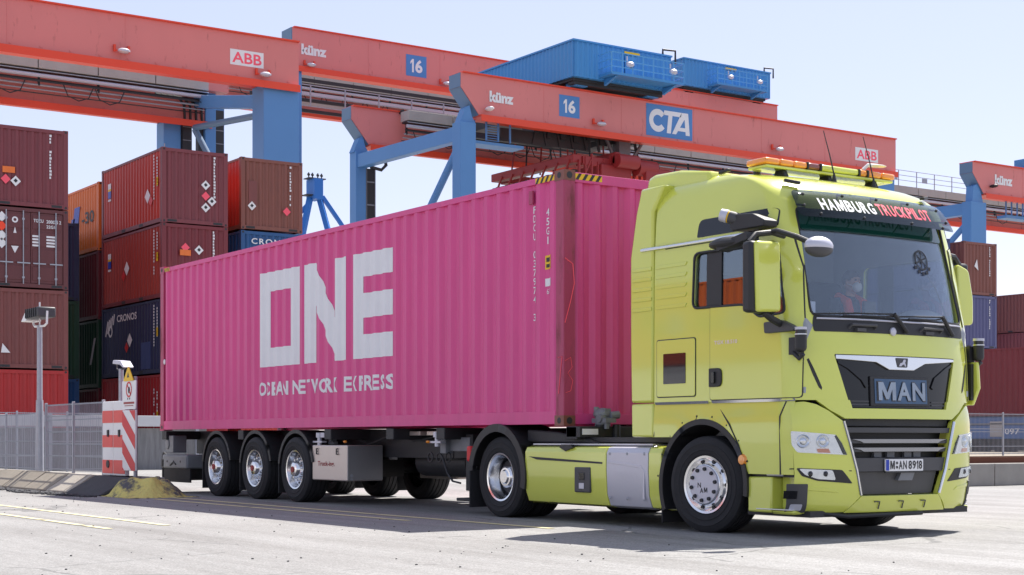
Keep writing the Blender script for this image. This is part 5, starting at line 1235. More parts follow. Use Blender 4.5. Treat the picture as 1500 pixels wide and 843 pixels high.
# side panels between the axles
def sideskirt(sg):
    ya, yb = sorted((sg * .80, sg * 1.238))
    prof = lambda x0, x1: None
    def skirt(x0, x1, m, name, cut=True):
        pr = [(.80, .865), (1.10, .865), (1.205, .845), (1.235, .79), (1.238, .6), (1.225, .34), (1.18, .215), (1.08, .19), (.80, .19)]
        b = MB().prism([(sg * y, z) for y, z in pr], 'x', x0, x1)
        return b.build(name, m, T, smooth=25, bevel=.008)
    s1 = skirt(-.745, .80, 'lime', 'side_skirt'); 
    if sg < 0:
        MB().prism([(-.66, .735), (.74, .685), (.74, .665), (-.5, .70)], 'y', -1.2405, -1.234).build('crease', 'black', s1, smooth=0)
        fb = MB().box(.24, .53, -1.25, -1.21, .345, .625).build('filler_plate', 'darkgrey', s1, bevel=.012); MB().box(.33, .43, -1.257, -1.25, .485, .565).build('filler_recess', 'gloss', fb, bevel=.004); MB().box(.335, .425, -1.257, -1.25, .385, .45).build('data_plate', 'silver', fb, bevel=.003)
    s2 = skirt(.812, 1.52, 'silver', 'silver_skirt')
    if sg < 0:
        for x in (.87, 1.17, 1.46):
            for z in (.30, .78): MB().ball((x, -1.236, z), .018, .008, .018, seg=8).build('bolt', 'steel', s2)
        MB().prism([(.83, .68), (1.38, .63), (1.44, .58), (1.44, .3), (1.47, .3), (1.47, .6), (1.40, .66), (.83, .705)], 'y', -1.242, -1.234).build('crease', 'silver', s2, smooth=0, bevel=.003)
        tx = MB(); word(tx, 'MAN', lambda u, v: (u, -(1.238 - .05 * (.6 - v)) - .0012, v), .95, 1.33, .50, .585, .02); tx.build('embossed_lettering', 'silver', s2, smooth=0)
    skirt(1.532, 1.74, 'lime', 'side_skirt')
    MB().box(-.7, 1.5, *sorted((sg * .5, sg * 1.15)), .868, .885).build('catwalk', 'silver' if sg < 0 else 'dark', T, smooth=0)
sideskirt(-1); sideskirt(1)
MB().prism([(-.02, .875), (.16, .875), (.20, .845), (.06, .80), (-.05, .84)], 'y', -1.242, -1.2).build('skirt_notch', 'black', T, smooth=0)
b = MB()
for s in (-1, 1): b.box(-2.2, 3.6, s * .42 - .05, s * .42 + .05, .62, .92)
b.box(-1.0, 3.4, -.5, .5, .38, .8).box(-2.2, -2.1, -1.1, 1.1, .6, .8)
b.build('chassis_frame', 'dark', T, smooth=0)
MB().prism([(-1.35, .93), (.05, .93), (-.25, 1.0), (-1.1, 1.02), (-1.35, .98)], 'y', -.6, .6).build('fifth_wheel', 'dark', T, smooth=0, bevel=.02)
MB().prism([(-.9, .9), (.5, .885), (.2, .96), (-.3, 1.02), (-.9, 1.05)], 'y', -1.1, -.55).build('rear_cover', 'dark', T, smooth=0, bevel=.02)
MB().box(.15, 1.7, -1.05, 1.05, .9, .955).build('rear_platform', 'dark', T, smooth=0)
# wheels
for sg in (-1, 1):
    wheel(T, (2.39, sg * 1.055, .48), sg, 'front', steer=R(7), w=.33, Rr=.488)
    wheel(T, (-1.33, sg * 1.05, .482), sg, 'drive', w=.29, dual=True, Rr=.487)
    mudguard(T, -1.33, .50, *sorted((sg * .62, sg * 1.255)), .585, -14, 168, flap=((-1.93, .10, .55),), lip=.06, th=.03)
MB().box(1.70, 1.72, -1.2, -.9, .07, .4).build('mud_flap', 'rubber', T, smooth=0)
MB().cyl((2.39, -.95, .48), (2.39, .95, .48), .07, seg=12).box(-1.5, -1.15, -.9, .9, .33, .63).build('axle', 'dark', T)
MB().box(-2.05, -1.95, -1.22, -.95, .66, .85).build('rear_lamp', 'red', T, bevel=.02)

# ------------------------------------------------------------------ tractor: front end
panel([(-1.04, 1.302), (-.68, 1.302), (-.655, 1.225), (.655, 1.225), (.68, 1.302), (1.04, 1.302), (.90, 1.205), (.745, 1.128), (-.745, 1.128), (-.90, 1.205)], fmap, -.05, .003, .1).build('front_panel', 'lime', T, smooth=40)
gp = panel(GRI, fmap, -.06, -.022, .1).build('radiator_panel', 'gloss', T, smooth=40)
panel([(-.825, 1.728), (.825, 1.728), (.822, 1.70), (.34, 1.668), (.17, 1.60), (-.17, 1.60), (-.34, 1.668), (-.822, 1.69)], fmap, -.02, .006, .06).build('chrome_wing', 'chrome', gp, smooth=40, bevel=.004)
em = panel(rpoly([(-.085, 1.715), (.085, 1.715), (.07, 1.625), (-.06, 1.625)], .012), fmap, .004, .012, .2).build('emblem', 'darkgrey', gp, smooth=0)
panel([(-.05, 1.635), (-.03, 1.665), (0.0, 1.672), (.018, 1.70), (.04, 1.703), (.048, 1.688), (.036, 1.675), (.05, 1.635), (.034, 1.635), (.022, 1.655), (.0, 1.65), (-.02, 1.635)], fmap, .012, .016, .3).build('lion_silhouette', 'silver', em, smooth=0)
panel([(-.42, 1.535), (.40, 1.535), (.40, 1.25), (-.42, 1.25)], fmap, -.03, -.004, .2).build('sign_frame', 'black', gp, smooth=0, bevel=.006)
dp = panel([(-.37, 1.51), (.36, 1.51), (.36, 1.275), (-.37, 1.275)], fmap, -.01, .0, .2).build('sign_plate', mat('brushed_blue_plate', lin(76, 98, 124), rough=.35, metal=.7, var=.35, scale=5), gp, smooth=0)
tx = MB(); word(tx, 'MAN', lambda u, v: fmap(u, v, .010), -.33, .32, 1.305, 1.48, .03, .12); tx.build('lettering', mat('dull_letter', lin(150, 162, 176), rough=.45, metal=.5, var=.25, scale=6), dp, smooth=0)
tx = MB(); word(tx, 'MAN', lambda u, v: fmap(u, v, .003), -.345, .335, 1.295, 1.488, .045, .10); tx.build('lettering_shadow', 'darkgrey', dp, smooth=0)
for k, zz in enumerate((1.30, 1.27)): panel([(-.66 - .0, zz), (-.44, zz), (-.44, zz - .012), (-.65, zz - .012)], fmap, -.022, -.012, .3).build('grille_slat', 'darkgrey', gp, smooth=0); panel([(.44, zz), (.66, zz), (.65, zz - .012), (.44, zz - .012)], fmap, -.022, -.012, .3).build('grille_slat', 'darkgrey', gp, smooth=0)
for sg in (-1, 1):
    panel([(sg * .44, 1.44), (sg * .50, 1.535), (sg * .70, 1.64), (sg * .80, 1.68), (sg * .79, 1.65), (sg * .68, 1.60), (sg * .52, 1.49), (sg * .47, 1.42)][::sg], fmap, -.022, -.008, .1).build('moulding', 'gloss', gp, smooth=40)
MB().box(3.0, 3.66, -1.0, 1.0, 1.02, 1.31).build('front_gap', 'dark', T, smooth=0)
# bumper corners with lamps
for sg in (-1, 1):
    def rm(s, z, off=0, sg=sg):
        p = rmap(-abs(s) if sg < 0 else abs(s), z, off); return p
    sA = lambda z: s_at(3.62, z)
    poly = rpoly([(sA(1.2), 1.275), (-1.16, 1.285), (-1.05, 1.26), (-.93, 1.20), (-.765, 1.095), (-.535, .405), (-.71, .245), (sA(.3), .235)], [.05, .02, .02, .02, .01, .01, .01, .03])
    if sg > 0: poly = [(-u, v) for u, v in reversed(poly)]
    bc = panel(poly, lambda s, z, off=0: rmap(s, z, off), -.05, .008, .045).build('bumper_corner', 'lime', T, smooth=30)
    f = lambda pts: [(u * (1 if sg < 0 else -1), v) for u, v in (pts if sg < 0 else list(reversed(pts)))]
    MB().tube([rmap(u, v, .009) for u, v in f([(sA(.655), .655), (-1.2, .66), (-.68, .635)])], .005, 6).build('panel_joint', 'black', bc)
    MB().tube([rmap(u, v, .012) for u, v in f([(-.772, 1.105), (-.70, .89), (-.62, .64), (-.545, .405)])], .015, 8).build('chrome_edge', 'chrome', bc)
    hl = panel(rpoly(f([(-1.30, 1.01), (-.86, .975), (-.80, .90), (-.735, .785), (-1.24, .81), (-1.29, .88)]), .02), lambda s, z, o=0: rmap(s, z, o), .006, .012, .05).build('headlight', mat('lamp_reflector', (.92, .93, .94, 1), rough=.25, metal=.7, var=.2, scale=14), bc, smooth=40)
    panel(rpoly(f([(-1.30, 1.01), (-.86, .975), (-.80, .90), (-.735, .785), (-1.24, .81), (-1.29, .88)]), .02), lambda s, z, o=0: rmap(s, z, o), .024, .028, .05).build('lamp_lens', 'lens', hl, smooth=40)
    panel(f([(-.86, .972), (-.80, .90), (-.737, .787), (-.78, .79), (-.84, .90), (-.875, .96)]), lambda s, z, o=0: rmap(s, z, o), .010, .016, .1).build('lamp_shroud', 'black', hl, smooth=0)
    for su in (-1.19, -1.0):
        c = rmap(su * (1 if sg < 0 else -1), .915, .014); n = (rmap(su * (1 if sg < 0 else -1), .915, 1) - rmap(su * (1 if sg < 0 else -1), .915, 0)).normalized(); q = n.to_track_quat('Y', 'Z').to_matrix()
        MB().lathe([(.062, -.004), (.065, .004), (.058, .008), (.05, .002), (.04, -.001)], c, 'y', 24, 0, q).build('bezel', 'chrome', hl)
        MB().lathe([(.036, -.001), (.030, .006), (.015, .012), (.0, .013)], c, 'y', 20, 0, q).build('projector', 'chrome', hl)
    panel(f([(-1.06, .845), (-.94, .845), (-.92, .805), (-1.05, .81)]), lambda s, z, o=0: rmap(s, z, o), .012, .017, .1).build('indicator', mat('orange_reflector', lin(225, 150, 120), rough=.25, var=.1), hl, smooth=0)
    fg = panel(rpoly(f([(-1.25, .665), (-.79, .645), (-.66, .515), (-1.05, .545), (-1.2, .59)]), .02), lambda s, z, o=0: rmap(s, z, o), .004, .013, .05).build('fog_lamp_surround', 'black', bc, smooth=40)
    panel(rpoly(f([(-1.225, .658), (-.90, .643), (-.86, .55), (-1.05, .562), (-1.17, .60)]), .02), lambda s, z, o=0: rmap(s, z, o), .013, .019, .05).build('fog_lamp', D.materials['lamp_reflector'], fg, smooth=40)
    panel(rpoly(f([(-1.225, .658), (-.90, .643), (-.86, .55), (-1.05, .562), (-1.17, .60)]), .02), lambda s, z, o=0: rmap(s, z, o), .024, .027, .05).build('lamp_lens', 'lens', fg, smooth=40)
    for su in (-1.12, -.97):
        c = rmap(su * (1 if sg < 0 else -1), .61, .02); MB().ball(c, .012, .028, .028, seg=10).build('bulb', 'darkglass', fg)
    panel(f([(-1.2, .5), (-.86, .465), (-.80, .43), (-1.2, .46)]), lambda s, z, o=0: rmap(s, z, o), .004, .014, .05).build('crease', 'lime', bc, smooth=30, bevel=.004)
    # corner unit with radar
    cu = panel(f([(sA(.4) - .06, .515), (-1.135, .515), (-1.12, .245), (sA(.3) - .06, .245)]), lambda s, z, o=0: rmap(s, z, o), -.03, .022, .04).build('corner_unit', 'darkgrey', bc, smooth=30, bevel=.006)
    panel(f([(-1.34, .45), (-1.22, .45), (-1.22, .375), (-1.34, .375)]), lambda s, z, o=0: rmap(s, z, o), .022, .030, .05).build('radar_sensor', 'gloss', cu, smooth=0)
    panel(rpoly(f([(-1.265, .325), (-1.165, .325), (-1.165, .265), (-1.265, .265)]), .012), lambda s, z, o=0: rmap(s, z, o), .022, .028, .05).build('data_plate', 'silver', cu, smooth=0)
    vp = panel(f([(-1.13, 1.68), (-1.11, 1.69), (-1.065, 1.60), (-.985, 1.42), (-.99, 1.395), (-1.02, 1.42), (-1.08, 1.55)]), lambda s, z, o=0: rmap(s, z, o), -.004, .003, .05).build('air_slot', 'black', T, smooth=0)
# lower grille
lg = panel([(-.78, 1.10), (.78, 1.10), (.55, .40), (-.55, .40)], fmap, -.17, -.13, .2).build('lower_grille', 'black', T, smooth=0)
panel([(-.76, 1.135), (.76, 1.135), (.75, 1.06), (-.75, 1.06)], fmap, -.09, -.06, .2).build('upper_slat', 'dark', lg, smooth=0)
def slat(z0, z1, m, o0, o1, name='grille_bar', ins=.0):
    k = lambda z: .535 + (z - .405) * .333 - .012 - ins
    panel(rpoly([(-k(z1), z1), (k(z1), z1), (k(z0), z0), (-k(z0), z0)], .006), fmap, o0, o1, .15).build(name, m, lg, smooth=30, bevel=.006)
slat(.995, 1.045, 'darkgrey', -.07, -.015)
for z0 in (.893, .812):
    slat(z0, z0 + .042, 'darkgrey', -.09, -.02)
    panel(rpoly([(-.66, z0 + .041), (.66, z0 + .041), (.56, z0 + .022), (.52, z0 + .004), (-.52, z0 + .004), (-.56, z0 + .022)], .004), fmap, -.03, -.006, .12).build('chrome_bar', mat('dark_chrome', (.30, .31, .33, 1), rough=.25, metal=1, var=.05), lg, smooth=30, bevel=.004)
for y in (-.3, .12, .25, -.12): MB().box(3.72, 3.80, y, y + .1, .76, .81).build('radiator_fitting', 'grey', lg, smooth=0)
slat(.625, .755, 'darkgrey', -.12, -.01, 'bumper_beam')
panel([(-.55, .62), (.55, .62), (.5, .4), (-.5, .4)], fmap, -.12, -.05, .2).build('lower_tray', 'darkgrey', lg, smooth=0)
panel([(-.02, .615), (.17, .615), (.14, .535), (-.06, .535)], fmap, -.05, -.01, .2).build('tow_cover', 'grey', lg, smooth=0)
np_ = panel(rpoly([(-.262, .742), (.262, .742), (.262, .628), (-.262, .628)], .008), fmap, .0, .014, .3).build('number_plate', 'white', T, smooth=0)
panel([(-.257, .737), (-.215, .737), (-.215, .633), (-.257, .633)], fmap, .014, .0155, .3).build('country_band', 'number', np_, smooth=0)
tx = MB(); mp_ = lambda u, v: fmap(u, v, .0165)
word(tx, 'M', mp_, -.20, -.14, .645, .727); word(tx, 'AN', mp_, -.085, .025, .645, .727, .02); word(tx, '8918', mp_, .05, .245, .645, .727, .02)
tx.lathe([(.0, .0), (.014, 0)], mp_(-.11, .705), 'x', 10); tx.lathe([(.0, .0), (.014, 0)], mp_(-.11, .665), 'x', 10); tx.build('plate_characters', 'black', np_, smooth=0, recalc=False)
pb = panel([(-.26, .627), (.26, .627), (.26, .612), (-.26, .612)], fmap, -.005, .016, .3).build('plate_holder', 'black', np_, smooth=0)
lip = panel([(-.535, .395), (.535, .395), (.70, .24), (-.70, .24)], fmap, -.06, .012, .12).build('bumper_lip', 'lime', T, smooth=30, bevel=.004)
for y in (-.3, .02, .34): MB().tube([fmap(y - .07, .34, .013), fmap(y, .34, .013), fmap(y, .275, .013)], .006, 6).build('notch', 'darkgrey', lip)
panel([(-1.0, .243), (1.0, .243), (.98, .2), (-.98, .2)], fmap, -.25, -.02, .2).build('under_tray', 'black', T, smooth=0)
MB().box(2.9, 3.75, -1.1, 1.1, .2, .26).build('under_tray', 'dark', T, smooth=0)
MB().tube([(3.72, -.95, .235), (3.84, -.7, .205), (3.86, .3, .215)], .02, 8).build('cable_loom', 'black', T)
# cowl, wipers, handles
cp = panel(rpoly([(-1.02, 2.10), (1.02, 2.10), (1.04, 2.02), (1.03, 1.945), (-1.03, 1.945), (-1.04, 2.02)], .02), fmap, -.02, .006, .1).build('cowl', 'black', T, smooth=30)
MB().tube([fmap(-1.0 + .1 * k, 2.066, .012) for k in range(21)], .009, 6).build('cowl_trim', 'silver', cp)
for a, e, l, r in (((.08, 1.965), (-.10, 2.125), -1.02, -.05), ((.80, 1.96), (.62, 2.13), -.18, .66)):
    w = MB().tube([fmap(*a, .03), fmap(*e, .055)], .02, 8).tube([fmap(*e, .05), fmap((e[0] + l) / 2, 2.118, .04), fmap(l, 2.105, .02)], .009, 6).tube([fmap(e[0] + .03, 2.12, .05), fmap(e[0] - .1, 2.10, .035), fmap(l + .3, 2.095, .03)], .008, 6)
    w.build('wiper', 'black', T)
for y in (-.49, .46):
    MB().tube([fmap(y - .16, 1.985, .0), fmap(y - .15, 2.012, .04), fmap(y + .15, 2.012, .04), fmap(y + .16, 1.985, .0)], .014, 8).box(3.80, 3.86, y - .1, y + .02, 1.955, 1.985).build('grab_handle', 'darkgrey', cp)
MB().lathe([(.04, -.01), (.04, .02), (.025, .03), (.0, .03)], fmap(-.10, 1.968, .0), 'x', 14).build('washer_cap', 'silver', cp)
# external sun visor with lettering
def vmap(y, z, off=0):
    p = fmap(y, min(z, 3.33), 0); k = (3.33 - z) / .3
    return p + Vector((.045 + .09 * k + off, 0, 0)) + Vector((0, (y / 1.1) * .015, 0))
vz = panel(rpoly([(-1.03, 3.315), (1.03, 3.315), (1.07, 3.035), (-1.07, 3.035)], [.08, .08, .06, .06]), vmap, 0, .006, .06).build('sun_visor', 'smoke', T, smooth=50)
tx = MB(); word(tx, 'HAMBURG', lambda u, v: vmap(u, v, .009), -.80, -.12, 3.115, 3.235, .03); tx.build('lettering', 'white', vz, smooth=0)
tx = MB(); word(tx, 'TRUCKPILOT', lambda u, v: vmap(u, v, .009), -.08, .70, 3.115, 3.235, .02); tx.build('lettering', 'pinkred', vz, smooth=0)
for y, z in ((-.92, 3.27), (-.45, 3.285), (0.0, 3.285), (.45, 3.28), (.92, 3.26), (-.84, 3.07), (-.33, 3.06), (.33, 3.06), (.84, 3.06), (-.98, 3.15), (.97, 3.13)):
    MB().ball(vmap(y, z, .008), .014, .016, .016, seg=10).cyl(vmap(y, z, 0), fmap(min(max(y, -1.1), 1.1), min(z + .02, 3.33), -.0), .009, seg=6).build('visor_screw', 'dark', vz)
panel(rpoly([(-1.0, 3.07), (1.0, 3.07), (1.0, 3.04), (-1.0, 3.04)], .02), vmap, -.01, -.002, .1).build('visor_frame', 'black', vz, smooth=40)
MB().bar((3.30, -1.0, 3.42), (3.37, -.86, 3.395), .05, .03).build('marker_lamp', 'black', T, bevel=.006); MB().bar((3.30, 1.0, 3.42), (3.37, .86, 3.395), .05, .03).build('marker_lamp', 'black', T, bevel=.006)
# light bar on the roof
lb = MB().box(2.68, 2.95, -.90, .90, 3.61, 3.64).build('light_bar', 'lime', T, smooth=0, bevel=.012)
for a, c, m in ((-.92, -.72, 'amber'), (-.715, -.53, 'amber'), (-.525, -.345, 'amber'), (-.34, -.165, 'amberdark'), (-.155, .385, 'lime'), (.40, .51, 'amber'), (.52, .72, 'amber'), (.73, .92, 'amber')):
    MB().box(2.67, 2.96, a, c, 3.643, 3.708).build('beacon_module', m, lb, bevel=.022)
for y in (-.343, -.16, .392, .515): MB().box(2.665, 2.965, y - .012, y + .012, 3.64, 3.711).build('divider', 'black', lb, bevel=.004)
for y in (-.62, .66, 0): MB().prism([(2.78, 3.56), (2.95, 3.54), (2.9, 3.64), (2.82, 3.64)], 'y', y - .03, y + .03).build('mount', 'dark', lb, bevel=.01)
for y in (-.04, .53):
    MB().cyl((3.02, y, 3.52), (3.02, y, 3.62), .03, .008, 12).tube([(3.02, y, 3.60), (2.99, y - .03, 3.8), (2.95, y - .08, 4.05)], [.008, .006, .004], 6).build('antenna', 'black', T)
MB().tube([(2.9, .5, 3.72), (2.92, .55, 3.77), (2.95, .66, 3.77)], .02, 8).ball((2.95, .68, 3.77), .06, .1, .012).build('roof_camera', 'white', T)
MB().cyl((2.6, -.7, 3.56), (2.6, -.7, 3.66), .05, .03, 12).build('horn', 'dark', T)

# ------------------------------------------------------------------ mirrors and sensors
mr = MB().box(3.50, 3.63, -1.735, -1.385, 2.10, 2.76).build('mirror', 'black', T, bevel=.035)
MB().prism(rpoly([(-1.70, 2.755), (-1.395, 2.765), (-1.385, 2.115), (-1.68, 2.105)], .04), 'x', 3.60, 3.668).build('mirror_cover', 'lime', mr, smooth=30, bevel=.025)
MB().tube([(3.55, -1.24, 2.84), (3.56, -1.4, 2.86), (3.55, -1.6, 2.83), (3.55, -1.68, 2.75)], .028, 10).build('mirror_arm', 'black', mr)
MB().tube([(3.55, -1.25, 2.0), (3.56, -1.4, 2.05), (3.56, -1.52, 2.12)], .035, 10).build('mirror_arm', 'black', mr)
MB().prism(rpoly([(3.33, 2.04), (3.56, 2.05), (3.72, 1.985), (3.74, 1.94), (3.34, 1.935)], .02), 'y', -1.30, -1.235).build('mirror_bracket', 'darkgrey', T, bevel=.012)
b = MB(); b.ball((3.07, -1.52, 2.80), .24, .11, .062, seg=18); b.bar((3.0, -1.52, 2.76), (3.4, -1.50, 2.84), .16, .07)
b.build('wide_mirror', 'black', mr, bevel=.0)
MB().tube([(3.3, -1.45, 2.85), (3.62, -1.40, 2.87), (3.8, -1.32, 2.80), (3.92, -1.28, 2.74)], .026, 10).build('kerb_mirror_arm', 'black', mr)
km = MB().ball((4.0, -1.24, 2.70), .09, .165, .088, seg=22).build('kerb_mirror', 'silver', mr); MB().ball((4.0, -1.24, 2.672), .088, .16, .075, seg=22).build('mirror_rim', 'darkgrey', km)
# upper lidar
ld = MB().prism(rpoly([(2.98, 2.98), (3.08, 3.09), (3.3, 3.07), (3.47, 2.99), (3.46, 2.93), (3.02, 2.93)], .02), 'y', -1.42, -1.24).build('sensor_bracket', 'black', T, bevel=.012)
p0 = Vector((3.06, -1.36, 3.04)); ax = Vector((-.75, -.45, .28)).normalized()
MB().cyl(p0, p0 + ax * .10, .062, seg=20).build('sensor', 'darkgrey', ld); MB().cyl(p0 + ax * .10, p0 + ax * .115, .06, seg=20).build('sensor_ring', 'yellow', ld); MB().cyl(p0 + ax * .115, p0 + ax * .19, .066, .06, 20).build('sensor_cap', 'silver', ld)
for c in (Vector((3.80, -1.27, 1.78)), Vector((3.72, 1.31, 1.77))):
    s_ = MB().cyl(c, c + Vector((0, 0, .12)), .055, seg=20).ball(c, .055, .055, .045).build('lidar_sensor', 'black', T)
    MB().cyl(c + Vector((0, 0, .12)), c + Vector((0, 0, .165)), .053, seg=20).build('lidar_window', 'darkglass', s_); MB().cyl(c + Vector((0, 0, .165)), c + Vector((0, 0, .19)), .057, seg=20).build('lidar_cap', 'silver', s_)
    MB().cyl(c + Vector((0, 0, .118)), c + Vector((0, 0, .128)), .058, seg=20).build('lidar_ring', 'alu', s_)
    MB().box(c.x - .16, c.x - .05, min(c.y, c.y * .94), max(c.y, c.y * .94), 1.72, 1.88).tube([(c.x - .1, c.y, 1.74), (c.x - .02, c.y, 1.68), (c.x + .03, c.y, 1.72)], .022).build('lidar_bracket', 'dark', s_)
fm = MB().box(3.20, 3.34, 1.40, 1.62, 2.13, 2.78).build('mirror', 'black', T, bevel=.03)
MB().prism(rpoly([(1.37, 2.76), (1.55, 2.70), (1.62, 2.4), (1.62, 2.13), (1.40, 2.12)], .05), 'x', 3.32, 3.40).build('mirror_cover', 'lime', fm, bevel=.025)
MB().tube([(3.3, 1.24, 2.85), (3.32, 1.4, 2.83), (3.3, 1.5, 2.75)], .04, 8).build('mirror_arm', 'black', fm)
MB().prism([(3.55, 1.28), (3.68, 1.28), (3.76, 1.45), (3.74, 1.72), (3.6, 1.72)], 'y', 1.26, 1.30).build('air_deflector', 'lime', T, bevel=.012); MB().box(3.5, 3.70, 1.22, 1.258, 1.33, 1.70).build('air_slot', 'black', T, smooth=0)

# ------------------------------------------------------------------ cab interior
MB().box(1.75, 3.72, -1.15, 1.15, 1.365, 1.42).build('cab_floor', 'interior', T, smooth=0)
db = MB().prism([(3.66, 1.42), (3.72, 2.0), (3.68, 2.09), (3.45, 2.10), (3.2, 2.0), (3.15, 1.42)], 'y', -1.13, 1.13).build('dashboard', 'interior', T, smooth=30, bevel=.03)
MB().ball((3.5, .70, 2.14), .16, .3, .10, seg=16).build('instrument_hood', 'grey', db)
MB().box(3.40, 3.44, -.05, .12, 2.10, 2.30).build('screen', 'gloss', db, bevel=.01); MB().box(3.5, 3.52, -.95, -.8, 2.1, 2.25).build('document_holder', 'silver', db, bevel=.005)
q = Matrix.Rotation(R(-58), 3, 'Y')
MB().lathe([(.215 + .016 * math.cos(a), .016 * math.sin(a)) for a in [2 * math.pi * i / 8 for i in range(9)]], (3.26, .65, 2.13), 'z', 36, 0, Matrix.Rotation(R(25 - 50), 3, 'Y')).cyl((3.26, .65, 2.12), (3.42, .65, 1.95), .05, seg=10).bar((3.26, .45, 2.12), (3.26, .85, 2.12), .04, .02).build('steering_wheel', 'black', db)
for y in (-.62, .62):
    st = MB().box(2.30, 2.82, y - .26, y + .26, 1.72, 1.88).box(2.4, 2.7, y - .2, y + .2, 1.42, 1.72).build('seat', 'seat', T, bevel=.05)
    MB().prism([(2.25, 1.80), (2.42, 1.80), (2.26, 2.62), (2.12, 2.62)], 'y', y - .25, y + .25).build('backrest', 'seat', st, bevel=.05)
MB().box(1.80, 1.86, -1.14, 1.14, 1.42, 3.3).build('rear_wall', 'interior', T, smooth=0)
MB().box(1.86, 2.2, -1.1, 1.1, 1.42, 1.95).build('bunk', 'seat', T, bevel=.03)
# round sticker and cable inside the windscreen
stk = MB()
stk.add([p for r_ in (.085, .105) for p in [fmap(.54 + r_ * math.cos(2 * math.pi * k / 32), 2.72 + r_ * math.sin(2 * math.pi * k / 32), -.016) for k in range(32)]], [(k, (k + 1) % 32, 32 + (k + 1) % 32, 32 + k) for k in range(32)])
for k in range(3):
    a = R(20 + 60 * k); u = Vector((math.cos(a), math.sin(a))); v = Vector((-u.y, u.x)) * .008
    pts = [u * .09 + v, u * .09 - v, -u * .09 - v, -u * .09 + v]; stk.add([fmap(.54 + p.x, 2.72 + p.y, -.016) for p in pts], [(0, 1, 2, 3)])
for k in range(5):
    a = R(215 + 27 * k); c = (.54 + .135 * math.cos(a), 2.72 + .135 * math.sin(a)); stk.add([fmap(c[0] + dx, c[1] + dz, -.016) for dx, dz in ((-.02, -.018), (.02, -.018), (.02, .018), (-.02, .018))], [(0, 1, 2, 3)])
stk.build('windscreen_sticker', 'black', T, smooth=0, recalc=False)
MB().tube([fmap(.60, 2.60, -.035), fmap(.72, 2.45, -.035), fmap(.80, 2.25, -.035), fmap(.85, 2.10, -.035)], .006, 6).build('sensor_cable', 'black', T)

# ------------------------------------------------------------------ the driver
pt = thing('person', 'masked driver in a dark jacket and red safety vest seated behind the windscreen', 'person', (2.55, .62, 1.88))
def skin_body(name, joints, edges, m, parent, levels=2):
    me = D.meshes.new(name); me.from_pydata([j[0] for j in joints], edges, []); me.update()
    o = D.objects.new(name, me); COL.objects.link(o);
    md = o.modifiers.new('skin', 'SKIN'); md.use_smooth_shade = True
    for i, j in enumerate(joints): me.skin_vertices[0].data[i].radius = j[1]
    me.skin_vertices[0].data[0].use_root = True
    ss = o.modifiers.new('sub', 'SUBSURF'); ss.levels = levels; ss.render_levels = levels
    me.materials.append(M[m]); put(o, parent); return o
px, py = 2.52, .62
J = [((px, py, 1.93), (.15, .17)), ((px + .02, py, 2.10), (.14, .17)), ((px + .05, py, 2.30), (.13, .18)), ((px + .07, py, 2.40), (.08, .10)), ((px + .085, py, 2.47), (.055, .055)),
     ((px + .06, py - .19, 2.36), (.065, .065)), ((px + .14, py - .27, 2.14), (.052, .052)), ((px + .42, py - .24, 2.10), (.04, .04)), ((px + .58, py - .2, 2.16), (.034, .034)),
     ((px + .06, py + .19, 2.36), (.065, .065)), ((px + .14, py + .27, 2.14), (.052, .052)), ((px + .42, py + .24, 2.10), (.04, .04)), ((px + .58, py + .2, 2.16), (.034, .034)),
     ((px + .1, py - .11, 1.93), (.1, .1)), ((px + .5, py - .14, 1.94), (.075, .075)), ((px + .62, py - .14, 1.55), (.055, .055)), ((px + .1, py + .11, 1.93), (.1, .1)), ((px + .5, py + .14, 1.94), (.075, .075)), ((px + .62, py + .14, 1.55), (.055, .055))]
E_ = [(0, 1), (1, 2), (2, 3), (3, 4), (2, 5), (5, 6), (6, 7), (7, 8), (2, 9), (9, 10), (10, 11), (11, 12), (0, 13), (13, 14), (14, 15), (0, 16), (16, 17), (17, 18)]
body = skin_body('body', J, E_, 'cloth', pt)
b = MB(); hc = Vector((px + .11, py, 2.59))
b.ball(hc, .098, .077, .115, seg=20).ball(hc + Vector((.02, 0, -.06)), .075, .062, .07, seg=16).ball(hc + Vector((.10, 0, -.01)), .02, .014, .028, seg=8)
for s in (-1, 1): b.ball(hc + Vector((.0, s * .078, -.005)), .02, .012, .032, seg=8)
b.cyl((px + .08, py, 2.40), (px + .10, py, 2.52), .052, .05, 14)
hd = b.build('head', 'skin', pt, smooth=60)
MB().ball(hc + Vector((-.014, 0, .03)), .104, .083, .105, seg=18).build('hair', 'hair', pt, smooth=60)
MB().ball(hc + Vector((.075, 0, -.058)), .05, .056, .058, seg=16).tube([hc + Vector((.08, -.05, -.05)), hc + Vector((0, -.083, -.02))], .004).tube([hc + Vector((.08, .05, -.05)), hc + Vector((0, .083, -.02))], .004).build('face_mask', 'mask', pt, smooth=60)
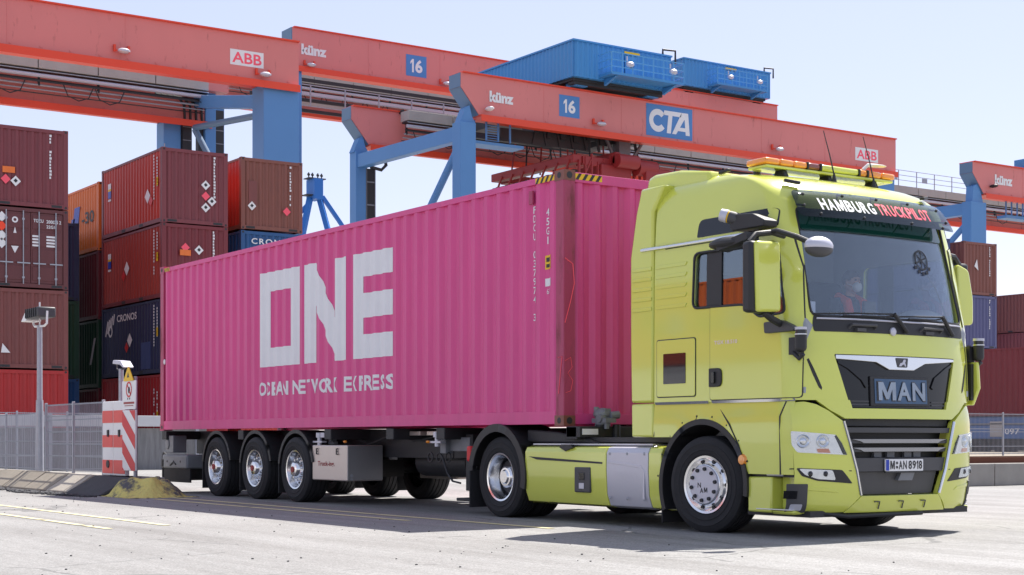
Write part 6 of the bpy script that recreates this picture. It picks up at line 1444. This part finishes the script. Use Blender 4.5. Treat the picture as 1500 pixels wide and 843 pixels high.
for s in (-1, 1):
    MB().ball(hc + Vector((.088, s * .032, .012)), .012, .014, .009, seg=10).build('eye', 'dark', hd)
    MB().tube([(px + .16, py + s * .13, 2.02), (px + .20, py + s * .12, 2.2), (px + .16, py + s * .12, 2.37), (px + .02, py + s * .12, 2.44)], [.05, .055, .05, .045], 10).build('vest_panel', 'vest', pt)
    MB().tube([(px + .21, py + s * .17, 2.22), (px + .25, py + s * .03, 2.22)], .03, 8).build('reflective_band', 'silver', pt)
    h0 = Vector((px + .60, py + s * .20, 2.17)); hb = MB().ball(h0, .05, .03, .042, seg=12)
    for k in range(4): hb.tube([h0 + Vector((.03, (k - 1.5) * .018, .01)), h0 + Vector((.07 - .004 * abs(k - 1), (k - 1.5) * .019, .005)), h0 + Vector((.085, (k - 1.5) * .019, -.03)), h0 + Vector((.06, (k - 1.5) * .018, -.045))], [.0095, .009, .0085, .007], 8)
    hb.tube([h0 + Vector((.0, -s * .03, .01)), h0 + Vector((.03, -s * .045, -.005)), h0 + Vector((.05, -s * .04, -.025))], [.011, .01, .008], 8).build('hand', 'skin', pt)

# ------------------------------------------------------------------ containers across the road, orange one mirrored in the cab windows, pale one added
for z, lab in ((0, 'unseen pale grey container added under the orange one for a bright reflection in the cab'), (2.91, 'orange container with dark lettering mirrored in the side windows of the cab')):
    t = container('40' if z else '40h', 'burntorange' if z else 'pale', -10.5, -20.6, z, lab, 'containers across the road')  # lower one is unseen, made pale to reflect brightly in the cab paint
    if z:
        b = MB()
        for k in range(4): b.prism([(-10.5 + k * 2.4, 1.2), (-10.1 + k * 2.4, .9), (-9.7 + k * 2.4, 1.25), (-9.9 + k * 2.4, 1.7), (-10.3 + k * 2.4, 1.75)], 'y', Wd - .004, Wd + .004)
        o = b.build('logo', 'number', smooth=0); o.parent = t
        b = MB()
        for k in range(4): text(b, 'HF', lambda u, v: (u, Wd + .005, v), -8.2 + k * 2.4, -9.3 + k * 2.4, 1.0, 1.6)
        o = b.build('lettering', 'black', smooth=0); o.parent = t
